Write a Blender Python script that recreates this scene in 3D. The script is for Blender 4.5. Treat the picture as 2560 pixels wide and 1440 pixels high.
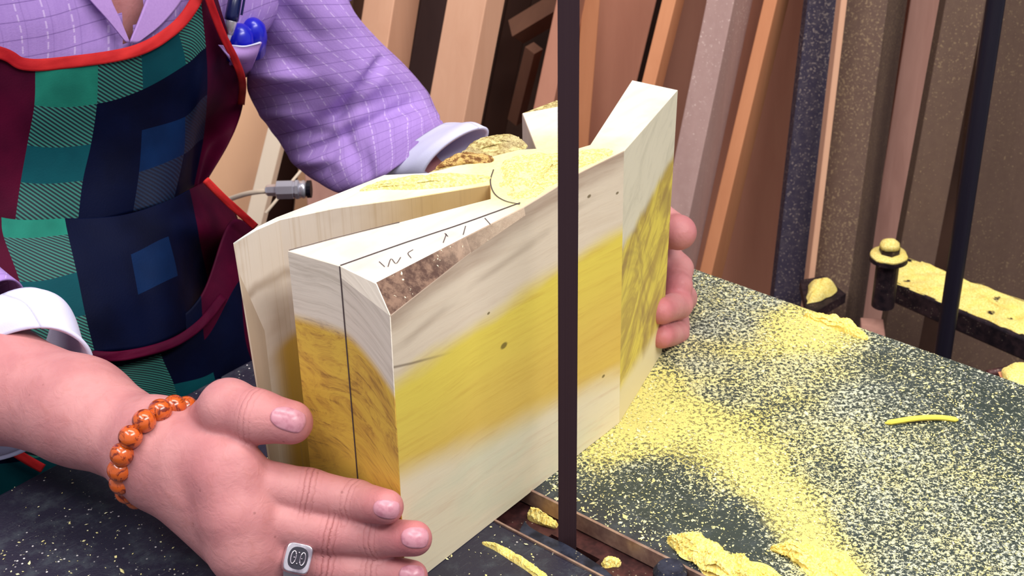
import bpy, math, random
import numpy as np
random.seed(7); rng = np.random.default_rng(7)
S = bpy.context.scene
for o in list(bpy.data.objects): bpy.data.objects.remove(o)
COL = S.collection

# ---------------------------------------------------------------- camera
PITCH, FPX, ROLL, HC = 0.504560, 3593.0, -0.019309, 0.47
cp, sp = math.cos(PITCH), math.sin(PITCH)
FW = np.array([0, cp, -sp]); _up = np.array([0, sp, cp]); _rt = np.array([1.0, 0, 0])
RT = math.cos(ROLL)*_rt + math.sin(ROLL)*_up
UP = -math.sin(ROLL)*_rt + math.cos(ROLL)*_up
CO = np.array([0, 0, HC])
def ray(x, y): return FW + (x-1280)/FPX*RT - (y-720)/FPX*UP
def P(x, y, z=0.0):
    d = ray(x, y); return CO + d*(z-HC)/d[2]
def PY(x, y, Y):
    d = ray(x, y); return CO + d*Y/d[1]
def proj(q):
    q = np.asarray(q, float)-CO; w = q@FW
    return np.stack([1280+FPX*(q@RT)/w, 720-FPX*(q@UP)/w], -1)
import mathutils
cam = bpy.data.cameras.new('camera'); camo = bpy.data.objects.new('camera', cam); COL.objects.link(camo)
M = mathutils.Matrix(((RT[0], UP[0], -FW[0], 0), (RT[1], UP[1], -FW[1], 0), (RT[2], UP[2], -FW[2], HC), (0, 0, 0, 1)))
camo.matrix_world = M
cam.sensor_width = 36; cam.lens = FPX/2560*36; cam.clip_start = 0.02; cam.clip_end = 50
cam.dof.use_dof = True; cam.dof.focus_distance = 0.70; cam.dof.aperture_fstop = 32
S.camera = camo

# ---------------------------------------------------------------- light
S.view_settings.view_transform = 'Standard'; S.view_settings.look = 'None'
S.view_settings.gamma = 1; S.view_settings.use_curve_mapping = False
S.view_settings.exposure = -0.20
W = bpy.data.worlds.new('workshop_air'); S.world = W; W.use_nodes = True
W.node_tree.nodes['Background'].inputs[0].default_value = (0.84, 0.84, 1.0, 1)
W.node_tree.nodes['Background'].inputs[1].default_value = 0.50
def area(name, loc, target, sx, sy, power, color):
    l = bpy.data.lights.new(name, 'AREA'); l.shape = 'RECTANGLE'; l.size = sx; l.size_y = sy
    l.energy = power; l.color = color
    o = bpy.data.objects.new(name, l); COL.objects.link(o); o.location = loc
    d = mathutils.Vector(target)-mathutils.Vector(loc)
    o.rotation_euler = d.to_track_quat('-Z', 'Y').to_euler(); return o
area('overhead_area_light', (-0.75, 0.0, 1.75), (0, 0.65, 0.0), 1.5, 0.35, 22, (1.0, 0.97, 0.98))
area('overhead_area_light', (0.95, -0.15, 1.55), (0.05, 0.8, -0.05), 1.4, 0.35, 30, (1.0, 0.96, 0.93))  # added lamp, placed to brighten the block's front face
area('overhead_area_light', (0.25, 0.65, 1.5), (0.3, 1.5, -0.3), 1.4, 0.3, 20, (1.0, 0.95, 0.9))  # added lamp, brightens the lumber at the back

# ---------------------------------------------------------------- shader expression helper
def lin(r, g, b):
    f = lambda c: (c/255/12.92) if c/255 <= 0.04045 else ((c/255+0.055)/1.055)**2.4
    return (f(r), f(g), f(b), 1)
class X:
    def __init__(s, nt, k): s.nt, s.k = nt, k
    def _m(s, op, *a, clamp=False):
        n = s.nt.nodes.new('ShaderNodeMath'); n.operation = op; n.use_clamp = clamp
        for i, v in enumerate((s,)+a):
            if isinstance(v, X): s.nt.links.new(v.k, n.inputs[i])
            else: n.inputs[i].default_value = v
        return X(s.nt, n.outputs[0])
    def __add__(s, o): return s._m('ADD', o)
    __radd__ = __add__
    def __sub__(s, o): return s._m('SUBTRACT', o)
    def __rsub__(s, o): return (s*-1.0)+o
    def __mul__(s, o): return s._m('MULTIPLY', o)
    __rmul__ = __mul__
    def __truediv__(s, o): return s._m('DIVIDE', o)
    def sin(s): return s._m('SINE')
    def abs(s): return s._m('ABSOLUTE')
    def frac(s): return s._m('FRACT')
    def min(s, o): return s._m('MINIMUM', o)
    def max(s, o): return s._m('MAXIMUM', o)
    def pow(s, o): return s._m('POWER', o)
    def clamp(s): return s._m('ADD', 0.0, clamp=True)
    def step(s, a, b):                      # smooth 0..1 from a to b
        n = s.nt.nodes.new('ShaderNodeMapRange'); n.interpolation_type = 'SMOOTHSTEP'
        s.nt.links.new(s.k, n.inputs[0]); n.inputs[1].default_value = a; n.inputs[2].default_value = b
        return X(s.nt, n.outputs[0]) if a < b else 1.0-s.step(b, a)
class B:
    def __init__(s, nt): s.nt = nt
    def node(s, t): return s.nt.nodes.new(t)
    def const(s, v):
        n = s.node('ShaderNodeValue'); n.outputs[0].default_value = v; return X(s.nt, n.outputs[0])
    def obj(s): return s.node('ShaderNodeTexCoord').outputs['Object']
    def uv(s): return s.node('ShaderNodeTexCoord').outputs['UV']
    def sep(s, v):
        n = s.node('ShaderNodeSeparateXYZ'); s.nt.links.new(v, n.inputs[0]); return [X(s.nt, o) for o in n.outputs]
    def comb(s, x, y, z):
        n = s.node('ShaderNodeCombineXYZ')
        for i, v in enumerate((x, y, z)):
            if isinstance(v, X): s.nt.links.new(v.k, n.inputs[i])
            else: n.inputs[i].default_value = v
        return n.outputs[0]
    def noise(s, vec, scale=10, detail=3, rough=0.5, dist=0.0):
        n = s.node('ShaderNodeTexNoise'); s.nt.links.new(vec, n.inputs['Vector'])
        n.inputs['Scale'].default_value = scale; n.inputs['Detail'].default_value = detail
        n.inputs['Roughness'].default_value = rough; n.inputs['Distortion'].default_value = dist
        return X(s.nt, n.outputs[0])
    def vor(s, vec, scale=10, feature='F1', out=0):
        n = s.node('ShaderNodeTexVoronoi'); n.feature = feature; s.nt.links.new(vec, n.inputs['Vector'])
        n.inputs['Scale'].default_value = scale; return X(s.nt, n.outputs[out])
    def attr(s, name):
        n = s.node('ShaderNodeAttribute'); n.attribute_name = name; return X(s.nt, n.outputs['Fac'])
    def mix(s, f, a, b):
        n = s.node('ShaderNodeMix'); n.data_type = 'RGBA'
        if isinstance(f, X): s.nt.links.new(f.clamp().k, n.inputs[0])
        else: n.inputs[0].default_value = f
        for i, v in ((6, a), (7, b)):
            if isinstance(v, tuple): n.inputs[i].default_value = v
            else: s.nt.links.new(v, n.inputs[i])
        return n.outputs[2]
def mat(name, fn):
    m = bpy.data.materials.new(name); m.use_nodes = True; nt = m.node_tree
    bs = nt.nodes['Principled BSDF']; r = fn(B(nt))
    def put(key, v):
        if v is None: return
        if isinstance(v, X): nt.links.new(v.k, bs.inputs[key])
        elif isinstance(v, (int, float, tuple)): bs.inputs[key].default_value = v
        else: nt.links.new(v, bs.inputs[key])
    put('Base Color', r.get('c')); put('Roughness', r.get('r', 0.6)); put('Metallic', r.get('m', 0.0))
    put('Specular IOR Level', r.get('s', 0.4))
    if 'coat' in r: put('Coat Weight', r['coat']); put('Coat Roughness', 0.12)
    if 'sss' in r:
        put('Subsurface Weight', r['sss']); bs.inputs['Subsurface Radius'].default_value = (0.006, 0.002, 0.001); bs.inputs['Subsurface Scale'].default_value = 0.6
    if 'b' in r:
        bn = nt.nodes.new('ShaderNodeBump'); nt.links.new(r['b'].k, bn.inputs['Height'])
        bn.inputs['Strength'].default_value = r.get('bs', 0.5); bn.inputs['Distance'].default_value = r.get('bd', 0.001)
        nt.links.new(bn.outputs[0], bs.inputs['Normal'])
    return m

# ---------------------------------------------------------------- object helpers
def tag(o, label=None, cat=None, group=None, kind=None):
    for k, v in (('label', label), ('category', cat), ('group', group), ('kind', kind)):
        if v: o[k] = v
    return o
def empty(name, loc, label=None, cat=None, group=None):
    o = bpy.data.objects.new(name, None); COL.objects.link(o); o.location = tuple(loc); o.empty_display_size = 0.02
    return tag(o, label, cat, group)
def mesh(name, V, F, mats, parent=None, midx=None, uvs=None, smooth=False, origin=None, attrs=None):
    V = np.asarray(V, float)
    if parent is not None:
        org = np.array(parent.location); pp = parent.parent
        while pp is not None: org = org+np.array(pp.location); pp = pp.parent
        loc = None
    else:
        if origin is None: origin = ((V[:, 0].min()+V[:, 0].max())/2, (V[:, 1].min()+V[:, 1].max())/2, V[:, 2].min())
        org = np.array(origin); loc = tuple(origin)
    me = bpy.data.meshes.new(name); me.from_pydata((V-org).tolist(), [], [tuple(int(i) for i in f) for f in F]); me.update()
    for m in (mats if isinstance(mats, (list, tuple)) else [mats]): me.materials.append(m)
    if midx is not None: me.polygons.foreach_set('material_index', np.asarray(midx, dtype=np.int32))
    if smooth: me.polygons.foreach_set('use_smooth', np.ones(len(me.polygons), bool))
    if uvs is not None:
        l = me.uv_layers.new(name='UVMap'); vi = np.zeros(len(me.loops), dtype=np.int32); me.loops.foreach_get('vertex_index', vi)
        l.data.foreach_set('uv', np.asarray(uvs, float)[vi].ravel())
    for k, v in (attrs or {}).items():
        a = me.attributes.new(k, 'FLOAT', 'POINT'); a.data.foreach_set('value', np.asarray(v, float))
    o = bpy.data.objects.new(name, me); COL.objects.link(o)
    if parent is not None: o.parent = parent
    else: o.location = loc
    return o
def bevel(o, w, seg=2):
    m = o.modifiers.new('bevel', 'BEVEL'); m.width = w; m.segments = seg; m.limit_method = 'ANGLE'; m.angle_limit = 0.6; return o
def prism(poly_top, poly_bot):
    n = len(poly_top); V = list(poly_top)+list(poly_bot)
    F = [tuple(range(n)), tuple(range(2*n-1, n-1, -1))]
    for i in range(n): j = (i+1) % n; F.append((i, i+n, j+n, j))
    return np.array(V, float), F
def fix_normals(o):
    import bmesh
    bm = bmesh.new(); bm.from_mesh(o.data); bmesh.ops.recalc_face_normals(bm, faces=bm.faces); bm.to_mesh(o.data); bm.free(); return o
def box(lo, hi):
    (x0, y0, z0), (x1, y1, z1) = lo, hi
    return prism([(x0, y0, z1), (x1, y0, z1), (x1, y1, z1), (x0, y1, z1)], [(x0, y0, z0), (x1, y0, z0), (x1, y1, z0), (x0, y1, z0)])
def frame(d):
    d = np.asarray(d, float); d = d/np.linalg.norm(d)
    a = np.array([0, 0, 1.0]) if abs(d[2]) < .9 else np.array([1.0, 0, 0])
    u = np.cross(a, d); u /= np.linalg.norm(u); return u, np.cross(d, u), d
def tube(pts, rad, n=16, cap=True):
    pts = np.asarray(pts, float); rad = np.broadcast_to(rad, (len(pts),)); V = []; F = []
    T = np.gradient(pts, axis=0); u, v, _ = frame(T[0])
    for i, p in enumerate(pts):
        t = T[i]/np.linalg.norm(T[i]); u = u-t*(u@t); u /= np.linalg.norm(u); v = np.cross(t, u)
        for k in range(n):
            a = 2*math.pi*k/n; V.append(p+rad[i]*(math.cos(a)*u+math.sin(a)*v))
    for i in range(len(pts)-1):
        for k in range(n): a = i*n+k; b = i*n+(k+1) % n; F.append((a, b, b+n, a+n))
    if cap: F.append(tuple(range(n-1, -1, -1))); F.append(tuple((len(pts)-1)*n+k for k in range(n)))
    return np.array(V), F
def lathe(p0, p1, prof, n=24):                # prof: (t along 0..1, radius)
    p0, p1 = np.asarray(p0, float), np.asarray(p1, float); u, v, _ = frame(p1-p0); V = []; F = []
    for t, r in prof:
        for k in range(n): a = 2*math.pi*k/n; V.append(p0+(p1-p0)*t+r*(math.cos(a)*u+math.sin(a)*v))
    for i in range(len(prof)-1):
        for k in range(n): a = i*n+k; b = i*n+(k+1) % n; F.append((a, b, b+n, a+n))
    F.append(tuple(range(n-1, -1, -1))); F.append(tuple((len(prof)-1)*n+k for k in range(n)))
    return np.array(V), F
def join(parts):
    V = []; F = []; o = 0
    for v, f in parts: V.append(np.asarray(v, float)); F += [tuple(i+o for i in q) for q in f]; o += len(v)
    return np.concatenate(V), F
def cr(Pts, n):                               # Catmull-Rom along axis 0, n samples per span
    Pts = np.asarray(Pts, float); out = []; Q = np.concatenate([[2*Pts[0]-Pts[1]], Pts, [2*Pts[-1]-Pts[-2]]])
    for i in range(len(Pts)-1):
        a, b, c, d = Q[i:i+4]
        for k in range(n):
            t = k/n; out.append(.5*((2*b)+(c-a)*t+(2*a-5*b+4*c-d)*t*t+(3*b-a-3*c+d)*t**3))
    out.append(Pts[-1]); return np.array(out)
_k = rng.normal(size=(40, 3)); _ph = rng.uniform(0, 6.28, 40)
def wob(p, f):                                # cheap smooth noise, about -1..1
    p = np.asarray(p, float)*f; return np.sin(p@_k.T+_ph).sum(-1)/math.sqrt(20)/1.6

# ---------------------------------------------------------------- materials
def wood_fn(base, dark, dust=0.0, grain=1.0, rough=0.65, dustc=(205, 190, 130)):
    def fn(b):
        o = b.obj(); x, y, z = b.sep(o)
        g = b.noise(b.comb(x*60, y*60, z*3.0), 1.0, 4, 0.6, 0.6)
        l = b.noise(b.comb(x*14, y*14, z*5.0), 1.0, 2)
        c = b.mix((g*0.7+l*0.6-0.35)*grain, lin(*base), lin(*dark))
        if dust:
            s = b.noise(o, 420, 2, 0.6); m = b.noise(o, 9, 2)
            c = b.mix((s+m*0.25).step(0.86-dust*0.3, 0.93-dust*0.3), c, lin(*dustc))
            c = b.mix(b.noise(o, 160, 3).step(0.35, 0.8)*0.35*dust, c, lin(*dustc))
        k = b.vor(b.comb(x*6, y*6, z*2.2), 1.0).step(0.10, 0.02)
        c = b.mix(k*0.6, c, lin(90, 50, 40))
        return dict(c=c, r=rough, b=g, bs=0.25, bd=0.002, s=0.25)
    return fn
def sawdust_fn(b):
    o = b.obj(); n = b.noise(o, 700, 3, 0.7); l = b.noise(o, 90, 3)
    c = b.mix(n.step(0.35, 0.65), lin(240, 208, 104), lin(255, 244, 160)); c = b.mix(l.step(0.45, 0.7)*0.4, c, lin(250, 222, 100))
    return dict(c=c, r=0.9, b=n, bs=0.5, bd=0.0012, s=0.1)
M_dust = mat('sawdust', sawdust_fn)
def flake_fn(b):
    n = b.node('ShaderNodeNewGeometry'); rp = X(b.nt, n.outputs['Random Per Island'])
    return dict(c=b.mix(rp, lin(240, 236, 190), lin(226, 214, 140)), r=0.85, s=0.15)
M_dustp = mat('pale_sawdust', lambda b: dict(c=b.mix(b.noise(b.obj(), 600, 3, .7).step(.4, .62), lin(204, 188, 112), lin(232, 224, 162)), r=.9, b=b.noise(b.obj(), 600, 3, .7), bs=.5, bd=.001, s=.1))
M_flake = mat('sawdust_flake', flake_fn)
def table_fn(b):
    o = b.obj(); x, y, z = b.sep(o)                     # object origin = world (0,0)
    # v runs across the saw slot: dusty side is far right of it
    side = x*0.655+y*0.755                              # distance along the normal of the slot
    big = b.noise(o, 11, 3, 0.6, 0.4); med = b.noise(o, 38, 3, 0.6, 0.6)
    fine = b.noise(o, 640, 3, 0.75); fine2 = b.noise(o, 900, 2, 0.7)
    def blobs(lst):
        t = None
        for px, py, rad, am in lst:
            c0 = P(px, py); dd = ((x-float(c0[0]))*(x-float(c0[0]))+(y-float(c0[1]))*(y-float(c0[1]))).pow(0.5)
            e = dd.step(rad, 0.0)*am; t = e if t is None else t+e
        return t
    yb = blobs([(1600, 990, .055, .5), (1560, 1080, .04, .5), (1720, 1080, .05, .45), (1870, 1165, .045, .5), (1975, 1260, .035, .55), (2010, 1340, .03, .55), (2080, 1420, .035, .5), (1500, 1150, .03, .35), (2040, 815, .05, .55), (1950, 880, .07, .25), (1700, 900, .06, .1), (2300, 1150, .08, .12), (1930, 1060, .07, .2)])
    db = blobs([(1560, 1230, .05, .35), (1700, 1270, .05, .35), (1820, 1330, .045, .4), (1800, 1420, .04, .3), (1720, 1150, .03, .3), (2500, 1000, .09, .35), (2480, 1150, .08, .2), (1480, 1240, .03, .3), (1450, 1300, .03, .5), (2200, 900, .05, .15)])
    rs = side.step(0.47, 0.50)
    dens = rs*0.50 + (yb-db)*rs*0.55 + (big-0.5)*0.25 + (med-0.5)*0.25
    base = b.mix(side.step(0.46, 0.51), lin(36, 34, 50), lin(52, 62, 56))
    base = b.mix(b.noise(o, 60, 4, 0.7).step(0.45, 0.75)*0.4, base, lin(86, 96, 100))
    thr = 0.672-dens*0.36
    m = ((b.noise(o, 430, 3, 0.8, 0.4)-thr)*14.0).clamp()
    cc = b.mix((b.noise(o, 25, 3)*0.6+yb*0.9).step(0.25, 0.62), lin(208, 212, 184), lin(230, 218, 126))
    c = b.mix(m, base, cc)
    haze = (yb*rs+(med-0.5)*0.8-0.22)*1.5
    c = b.mix(haze.clamp()*0.7, c, b.mix(fine2.step(0.3, 0.7), lin(184, 170, 92), lin(220, 210, 126)))
    # pale specks on the bare side
    sp = (b.vor(o, 300).step(0.20, 0.12))*(big+b.noise(o, 130, 2)).step(1.06, 1.2)
    c = b.mix(sp, c, lin(225, 220, 215))
    scr = b.noise(b.comb((x+y)*40, (x-y)*900, 0.0), 1.0, 2).step(0.6, 0.75)
    c = b.mix(scr*0.12, c, lin(130, 135, 140))
    return dict(c=c, r=0.42+m*0.45, b=m+fine*0.4, bs=0.6, bd=0.0012, s=0.5)
M_table = mat('dusty_cast_iron', table_fn)
def metal_fn(c0, c1, rough=0.35, metal=0.8, scale=120):
    def fn(b):
        o = b.obj(); n = b.noise(o, scale, 3, 0.6)
        s = b.vor(o, 420).step(0.22, 0.1)*b.noise(o, 60, 2).step(0.5, 0.62)
        return dict(c=b.mix(s*0.6, b.mix(n.step(0.3, 0.7), lin(*c0), lin(*c1)), lin(200, 190, 160)), r=rough, m=metal, b=n, bs=0.1)
    return fn
M_iron = mat('dark_iron', metal_fn((30, 24, 32), (64, 48, 52), 0.5, 0.4))
M_ironb = mat('dark_blue_iron', metal_fn((26, 28, 42), (62, 66, 84), 0.45, 0.4))
M_rust = mat('brown_iron', metal_fn((48, 26, 28), (88, 50, 48), 0.5, 0.3))
M_edge = mat('rim_highlight_iron', metal_fn((150, 120, 110), (190, 160, 140), 0.4, 0.5))  # pale tone puts the slot edge highlight into the rim colour
def blade_fn(b):
    x, y, z = b.sep(b.obj()); n = b.noise(b.comb(x*4000, 0.0, z*2.0), 1.0, 2)
    return dict(c=b.mix(n, lin(60, 42, 48), lin(76, 56, 60)), r=0.45, m=0.3, s=0.3)
M_blade = mat('blade_steel', blade_fn)

# The block's colours follow the log: pale sapwood with a yellow heart.
ZT = 0.1696
def streak(b, o, f=1.0):
    x, y, z = b.sep(o); return b.noise(b.comb(x*18*f, y*18*f, z*70*f), 1.0, 4, 0.6, 0.5)
def front_fn(b):
    o = b.obj(); x, y, z = b.sep(o)                     # x=along the face (0..1), z height via custom coords
    u = (y-0.545)/0.145                                 # 0 at near corner .. 1 at far end of the face
    w = b.noise(b.comb(y*14, x*3, z*35), 1.0, 3, 0.6); w2 = b.noise(b.comb(y*6, 0.0, z*16), 1.0, 2)
    g = b.noise(b.comb(y*22, x*5, (z+y*0.10)*230), 1.0, 4, 0.7, 0.3)
    zz = z+(w-0.5)*0.016+(w2-0.5)*0.014
    top = zz.step(0.118, 0.131)                         # above: pale
    lo = (zz-(0.072-u*0.040)).step(0.010, -0.012)       # below: pale again
    yel = b.mix(zz.step(0.06, 0.12), lin(224, 190, 92), lin(230, 208, 88))
    yel = b.mix(g.step(0.45, 0.75)*0.35, yel, lin(196, 150, 62))
    pale = b.mix(g.step(0.45, 0.75)*0.3, lin(226, 210, 186), lin(198, 174, 148))
    pale2 = b.mix(g.step(0.5, 0.75)*0.35, lin(232, 220, 188), lin(200, 160, 128))
    pale2 = b.mix(w.step(0.5, 0.7)*0.4, pale2, lin(206, 214, 184))
    c = b.mix(lo, b.mix(top, yel, pale), pale2)
    # brown waney strip under the top edge, widest at the near corner
    wn = (z+(w-0.5)*0.016-(0.1560+u*0.007)).step(-0.006, 0.006)
    c = b.mix(wn*(0.25+0.5*g), c, lin(132, 98, 80))
    st = (z-(0.142+u*0.012)+(w-0.5)*0.006).abs().step(0.004, 0.0)*b.noise(b.comb(y*30, 0.0, z*60), 1.0, 2).step(0.35, 0.6)
    c = b.mix(st*0.3, c, lin(128, 104, 84))
    st = (z-(0.131-u*0.06)).abs().step(0.0012, 0.0)*u.step(0.25, 0.0)
    c = b.mix(st*0.7, c, lin(100, 80, 62))
    # small knot and pin holes
    for ky, kz, r in ((0.6085, 0.1015, 0.0022), (0.6760, 0.0395, 0.0012), (0.6850, 0.1475, 0.0010), (0.668, 0.154, 0.0012), (0.600, 0.1250, 0.0009)):
        dd = ((y-ky)*(y-ky)*0.7+(z-kz)*(z-kz)).pow(0.5)
        c = b.mix(dd.step(r, r*0.5)*0.8, c, lin(96, 80, 40))
    return dict(c=c, r=0.6, b=g, bs=0.12, bd=0.001, s=0.25)
def end_fn(b):
    o = b.obj(); x, y, z = b.sep(o); u = (x+0.1022)/0.0487  # 0 left .. 1 near corner
    wv = b.noise(b.comb(x*30, y*10, z*26), 1.0, 3, 0.6, 1.0)
    arc = z-(0.134+u*0.004-u*u*u*0.020)+(wv-0.5)*0.004
    g = b.noise(b.comb(x*30, 0.0, arc*330), 1.0, 4, 0.65, 0.6); h = b.noise(b.comb(x*36, y*8, arc*60), 1.0, 4, 0.75, 2.4)
    yel = b.mix(h.step(0.40, 0.62), lin(232, 192, 80), lin(212, 166, 74)); yel = b.mix((h*0.6+g*0.5).step(0.58, 0.7)*0.7, yel, lin(150, 110, 60))
    yel = b.mix(z.step(0.09, 0.03)*0.6, yel, lin(232, 204, 92))
    pale = b.mix(g.step(0.42, 0.7)*0.6, lin(238, 226, 206), lin(196, 184, 164))
    c = b.mix(arc.step(-0.003, 0.005), yel, pale)
    c = b.mix(z.step(0.020, 0.012)*0.4, c, lin(205, 180, 130))
    return dict(c=c, r=0.6, b=g, bs=0.12, bd=0.001, s=0.25)
def top_fn(b):
    o = b.obj(); x, y, z = b.sep(o)
    g = b.noise(b.comb((x*0.62+y*0.78)*14, (x*0.78-y*0.62)*160, 0.0), 1.0, 4, 0.6, 0.3); n = b.noise(o, 40, 3)
    c = b.mix(g.step(0.42, 0.7)*0.55, lin(216, 210, 196), lin(160, 178, 178)); c = b.mix(n.step(0.5, 0.7)*0.5, c, lin(204, 186, 172))
    hub = b.noise(o, 500, 3, 0.7); m = (((x-0.02)*(x-0.02)+(y-0.665)*(y-0.665)).pow(0.5)+(n-0.5)*0.05).step(0.062, 0.03)
    c = b.mix(m*(0.35+hub*0.6), c, lin(240, 226, 130))
    return dict(c=c, r=0.7, b=g, bs=0.15, bd=0.001, s=0.2)
def arm_fn(b):                                          # sawn front of the left rear arm
    o = b.obj(); x, y, z = b.sep(o); n = b.noise(b.comb(x*24, y*24, z*30), 1.0, 3, 0.6); g = b.noise(b.comb(x*700, y*700, z*10), 1.0, 3)
    yb = (z-(0.112+(x+0.10)*0.55)+(n-0.5)*0.012)
    pale = b.mix(n.step(0.4, 0.7)*0.6, lin(228, 216, 198), lin(194, 174, 150)); pale = b.mix((x+0.05+z*0.1).step(-0.02, 0.03)*0.7, pale, lin(214, 178, 96))
    c = b.mix(yb.step(0.005, -0.005)*(x+0.118).step(-0.004, 0.006), pale, lin(208, 170, 78))
    s = (z-0.139+(n-0.5)*0.02).abs().step(0.005, 0.0); c = b.mix(s*0.5*(x+0.08).step(0.0, -0.02), c, lin(140, 112, 84))
    c = b.mix(g.step(0.5, 0.75)*0.3, c, lin(180, 152, 108))
    return dict(c=c, r=0.65, b=g, bs=0.15, bd=0.001, s=0.2)
def rarm_fn(b):                                         # grain of the right arm's outer side
    o = b.obj(); x, y, z = b.sep(o); u = (y-0.689)/0.088
    n = b.noise(b.comb(y*16, x*6, z*14), 1.0, 3, 0.6, 1.6); g = b.noise(b.comb(y*30, x*9, (z-y*0.7)*60), 1.0, 4, 0.7, 0.8)
    zz = z+(n-0.5)*0.012
    yel = b.mix(g.step(0.38, 0.62), lin(226, 206, 92), lin(186, 160, 82)); yel = b.mix(n.step(0.48, 0.66)*0.6, yel, lin(150, 122, 80))
    pale = b.mix(g.step(0.42, 0.7)*0.35, lin(222, 214, 190), lin(176, 170, 148))
    c = b.mix((zz-(0.112+u*0.018)).step(-0.004, 0.005), yel, pale); c = b.mix(zz.step(0.030, 0.016), c, lin(228, 214, 170))
    return dict(c=c, r=0.6, b=g, bs=0.15, bd=0.001, s=0.25)
def bark_fn(b):
    o = b.obj(); n = b.noise(o, 260, 4, 0.75); l = b.noise(o, 60, 3)
    c = b.mix(n.step(0.35, 0.65), lin(150, 124, 74), lin(226, 214, 150)); c = b.mix(l.step(0.5, 0.65)*0.5, c, lin(186, 170, 130))
    return dict(c=c, r=0.85, b=n, bs=0.9, bd=0.003, s=0.1)
M_front, M_end, M_top, M_arm, M_rarm, M_bark = [mat(n, f) for n, f in (('sawn_face', front_fn), ('end_grain', end_fn), ('planed_top', top_fn), ('inner_sawn_face', arm_fn), ('swirled_face', rarm_fn), ('rough_bark', bark_fn))]
M_barkd = mat('dark_bark', lambda b: dict(c=b.mix(b.noise(b.obj(), 330, 3, .7).step(.4, .62), lin(122, 84, 50), lin(200, 168, 104)), r=.85, b=b.noise(b.obj(), 300, 3), bs=.8, bd=.002, s=.1))
M_back = mat('inner_pale_wood', wood_fn((214, 196, 168), (170, 148, 130)))
def wane_fn(b):
    o = b.obj(); n = b.noise(o, 180, 4, 0.7); l = b.noise(o, 60, 3); c = b.mix(n.step(0.35, 0.65), lin(84, 62, 54), lin(138, 110, 92))
    c = b.mix((b.noise(o, 520, 2)+l*0.4).step(0.90, 0.95), c, lin(240, 232, 200)); c = b.mix(b.sep(o)[1].step(0.57, 0.62), c, b.mix(n, lin(176, 148, 124), lin(214, 196, 170))); return dict(c=c, r=0.8, b=n, bs=0.5, bd=0.001, s=0.2)
M_wane = mat('waney_edge', wane_fn)
M_pencil = mat('pencil', lambda b: dict(c=lin(78, 66, 66), r=0.6))

# ---------------------------------------------------------------- the wooden block (origin of its coordinates = world origin)
blk = empty('wooden_cross_block', (0, 0, 0), 'pale and yellow four armed block of wood held upright behind the blade', 'wood block')
def top(x, y): return P(x, y, ZT)
def loop_obj(name, tp, bp, side_mats, tmat):
    V, F = prism(tp, bp); mats = [tmat]+[m for m in dict.fromkeys(side_mats)]
    mi = [0, 0]+[mats.index(m) for m in side_mats]
    return V, F, mats, mi
def down(p, z=0.0): return np.array([p[0], p[1], z])
A, K, C1 = top(718, 627), top(850, 665), top(940, 708)
Cn = P(968, 743, 0.1625)
Cd = top(968, 745)[:2]
# hub + front arm + right arm as one closed outline (seen from above)
o_top = [A, K, C1, top(1165, 592), top(1310, 518), top(1450, 432), top(1560, 378), top(1695, 225), top(1580, 200), top(1475, 362),
         top(1440, 372), top(1420, 262), top(1392, 250), top(1305, 283), top(1340, 372), top(1300, 374), top(1250, 340), top(1190, 372), top(1070, 432), top(960, 437),
         top(820, 493), top(690, 543), top(640, 568), top(583, 606), P(583, 612, ZT-0.001), top(640, 575), top(700, 549), top(840, 520), top(1005, 498), top(1226, 462), top(1226, 497)]
nT = len(o_top)
o_top = np.array(o_top)
o_bot = o_top.copy(); o_bot[:, 2] = 0
o_bot[2] = P(1014, 1476, 0); o_bot[6] = P(1548, 1058, 0)
for _i in (3, 4, 5):
    _f = np.linalg.norm(o_top[_i]-o_top[2])/np.linalg.norm(o_top[6]-o_top[2]); o_bot[_i] = o_bot[2]*(1-_f)+o_bot[6]*_f
o_bot[7] = P(1655, 882, 0); o_bot[24] = down(P(583, 612, ZT-0.001))+np.array([0.006, -0.002, 0]); o_bot[23] = o_bot[24]+np.array([0.0, 0.002, 0])
names = {0: M_end, 1: M_end, 2: M_front, 3: M_front, 4: M_front, 5: M_front, 6: M_rarm, 7: M_back, 8: M_back}
side = [names.get(i, M_back) for i in range(nT)]
for i in (24, 25, 26, 27, 28): side[i] = M_arm
side[29] = M_arm; side[30] = M_back
for i in (14, 15, 16, 17): side[i] = M_bark
# chamfer ring near the front top edge: split the front side so the waney strip leans
mid = o_top.copy()
mid[:, 2] = ZT-0.006
for i in range(nT):
    f = (ZT-mid[i, 2])/ZT; mid[i, :2] = o_top[i, :2]*(1-f)+o_bot[i, :2]*f
mid[2] = [Cd[0]+0.0008, Cd[1], ZT-0.009]; mid[3] = [mid[3, 0]+0.0022, mid[3, 1]-0.0022, ZT-0.007]; mid[4, :2] += np.array([0.0006, -0.0006]); mid[4, 2] = ZT-.004
V = np.concatenate([o_top, mid, o_bot]); F = []; mi = []
bmats = [M_top, M_front, M_end, M_rarm, M_back, M_arm, M_bark, M_wane]
tri = mathutils.geometry.tessellate_polygon([[mathutils.Vector((p[0], p[1], 0)) for p in o_top]])
for t in tri: F.append(tuple(t)); mi.append(6 if all(i in (11, 12, 13, 14, 15, 16, 17, 18) for i in t) else 0)
for t in tri: F.append(tuple(2*nT+i for i in reversed(t))); mi.append(4)
for r in (0, 1):
    for i in range(nT):
        j = (i+1) % nT; F.append((r*nT+i, (r+1)*nT+i, (r+1)*nT+j, r*nT+j)); mi.append(7 if (r == 0 and i in (2, 3)) else bmats.index(side[i]))
bo = mesh('block_body', V, F, bmats, blk, midx=mi, smooth=True); fix_normals(bo); bo.data.set_sharp_from_angle(angle=math.radians(12)); bevel(bo, .0005, 1)
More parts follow.
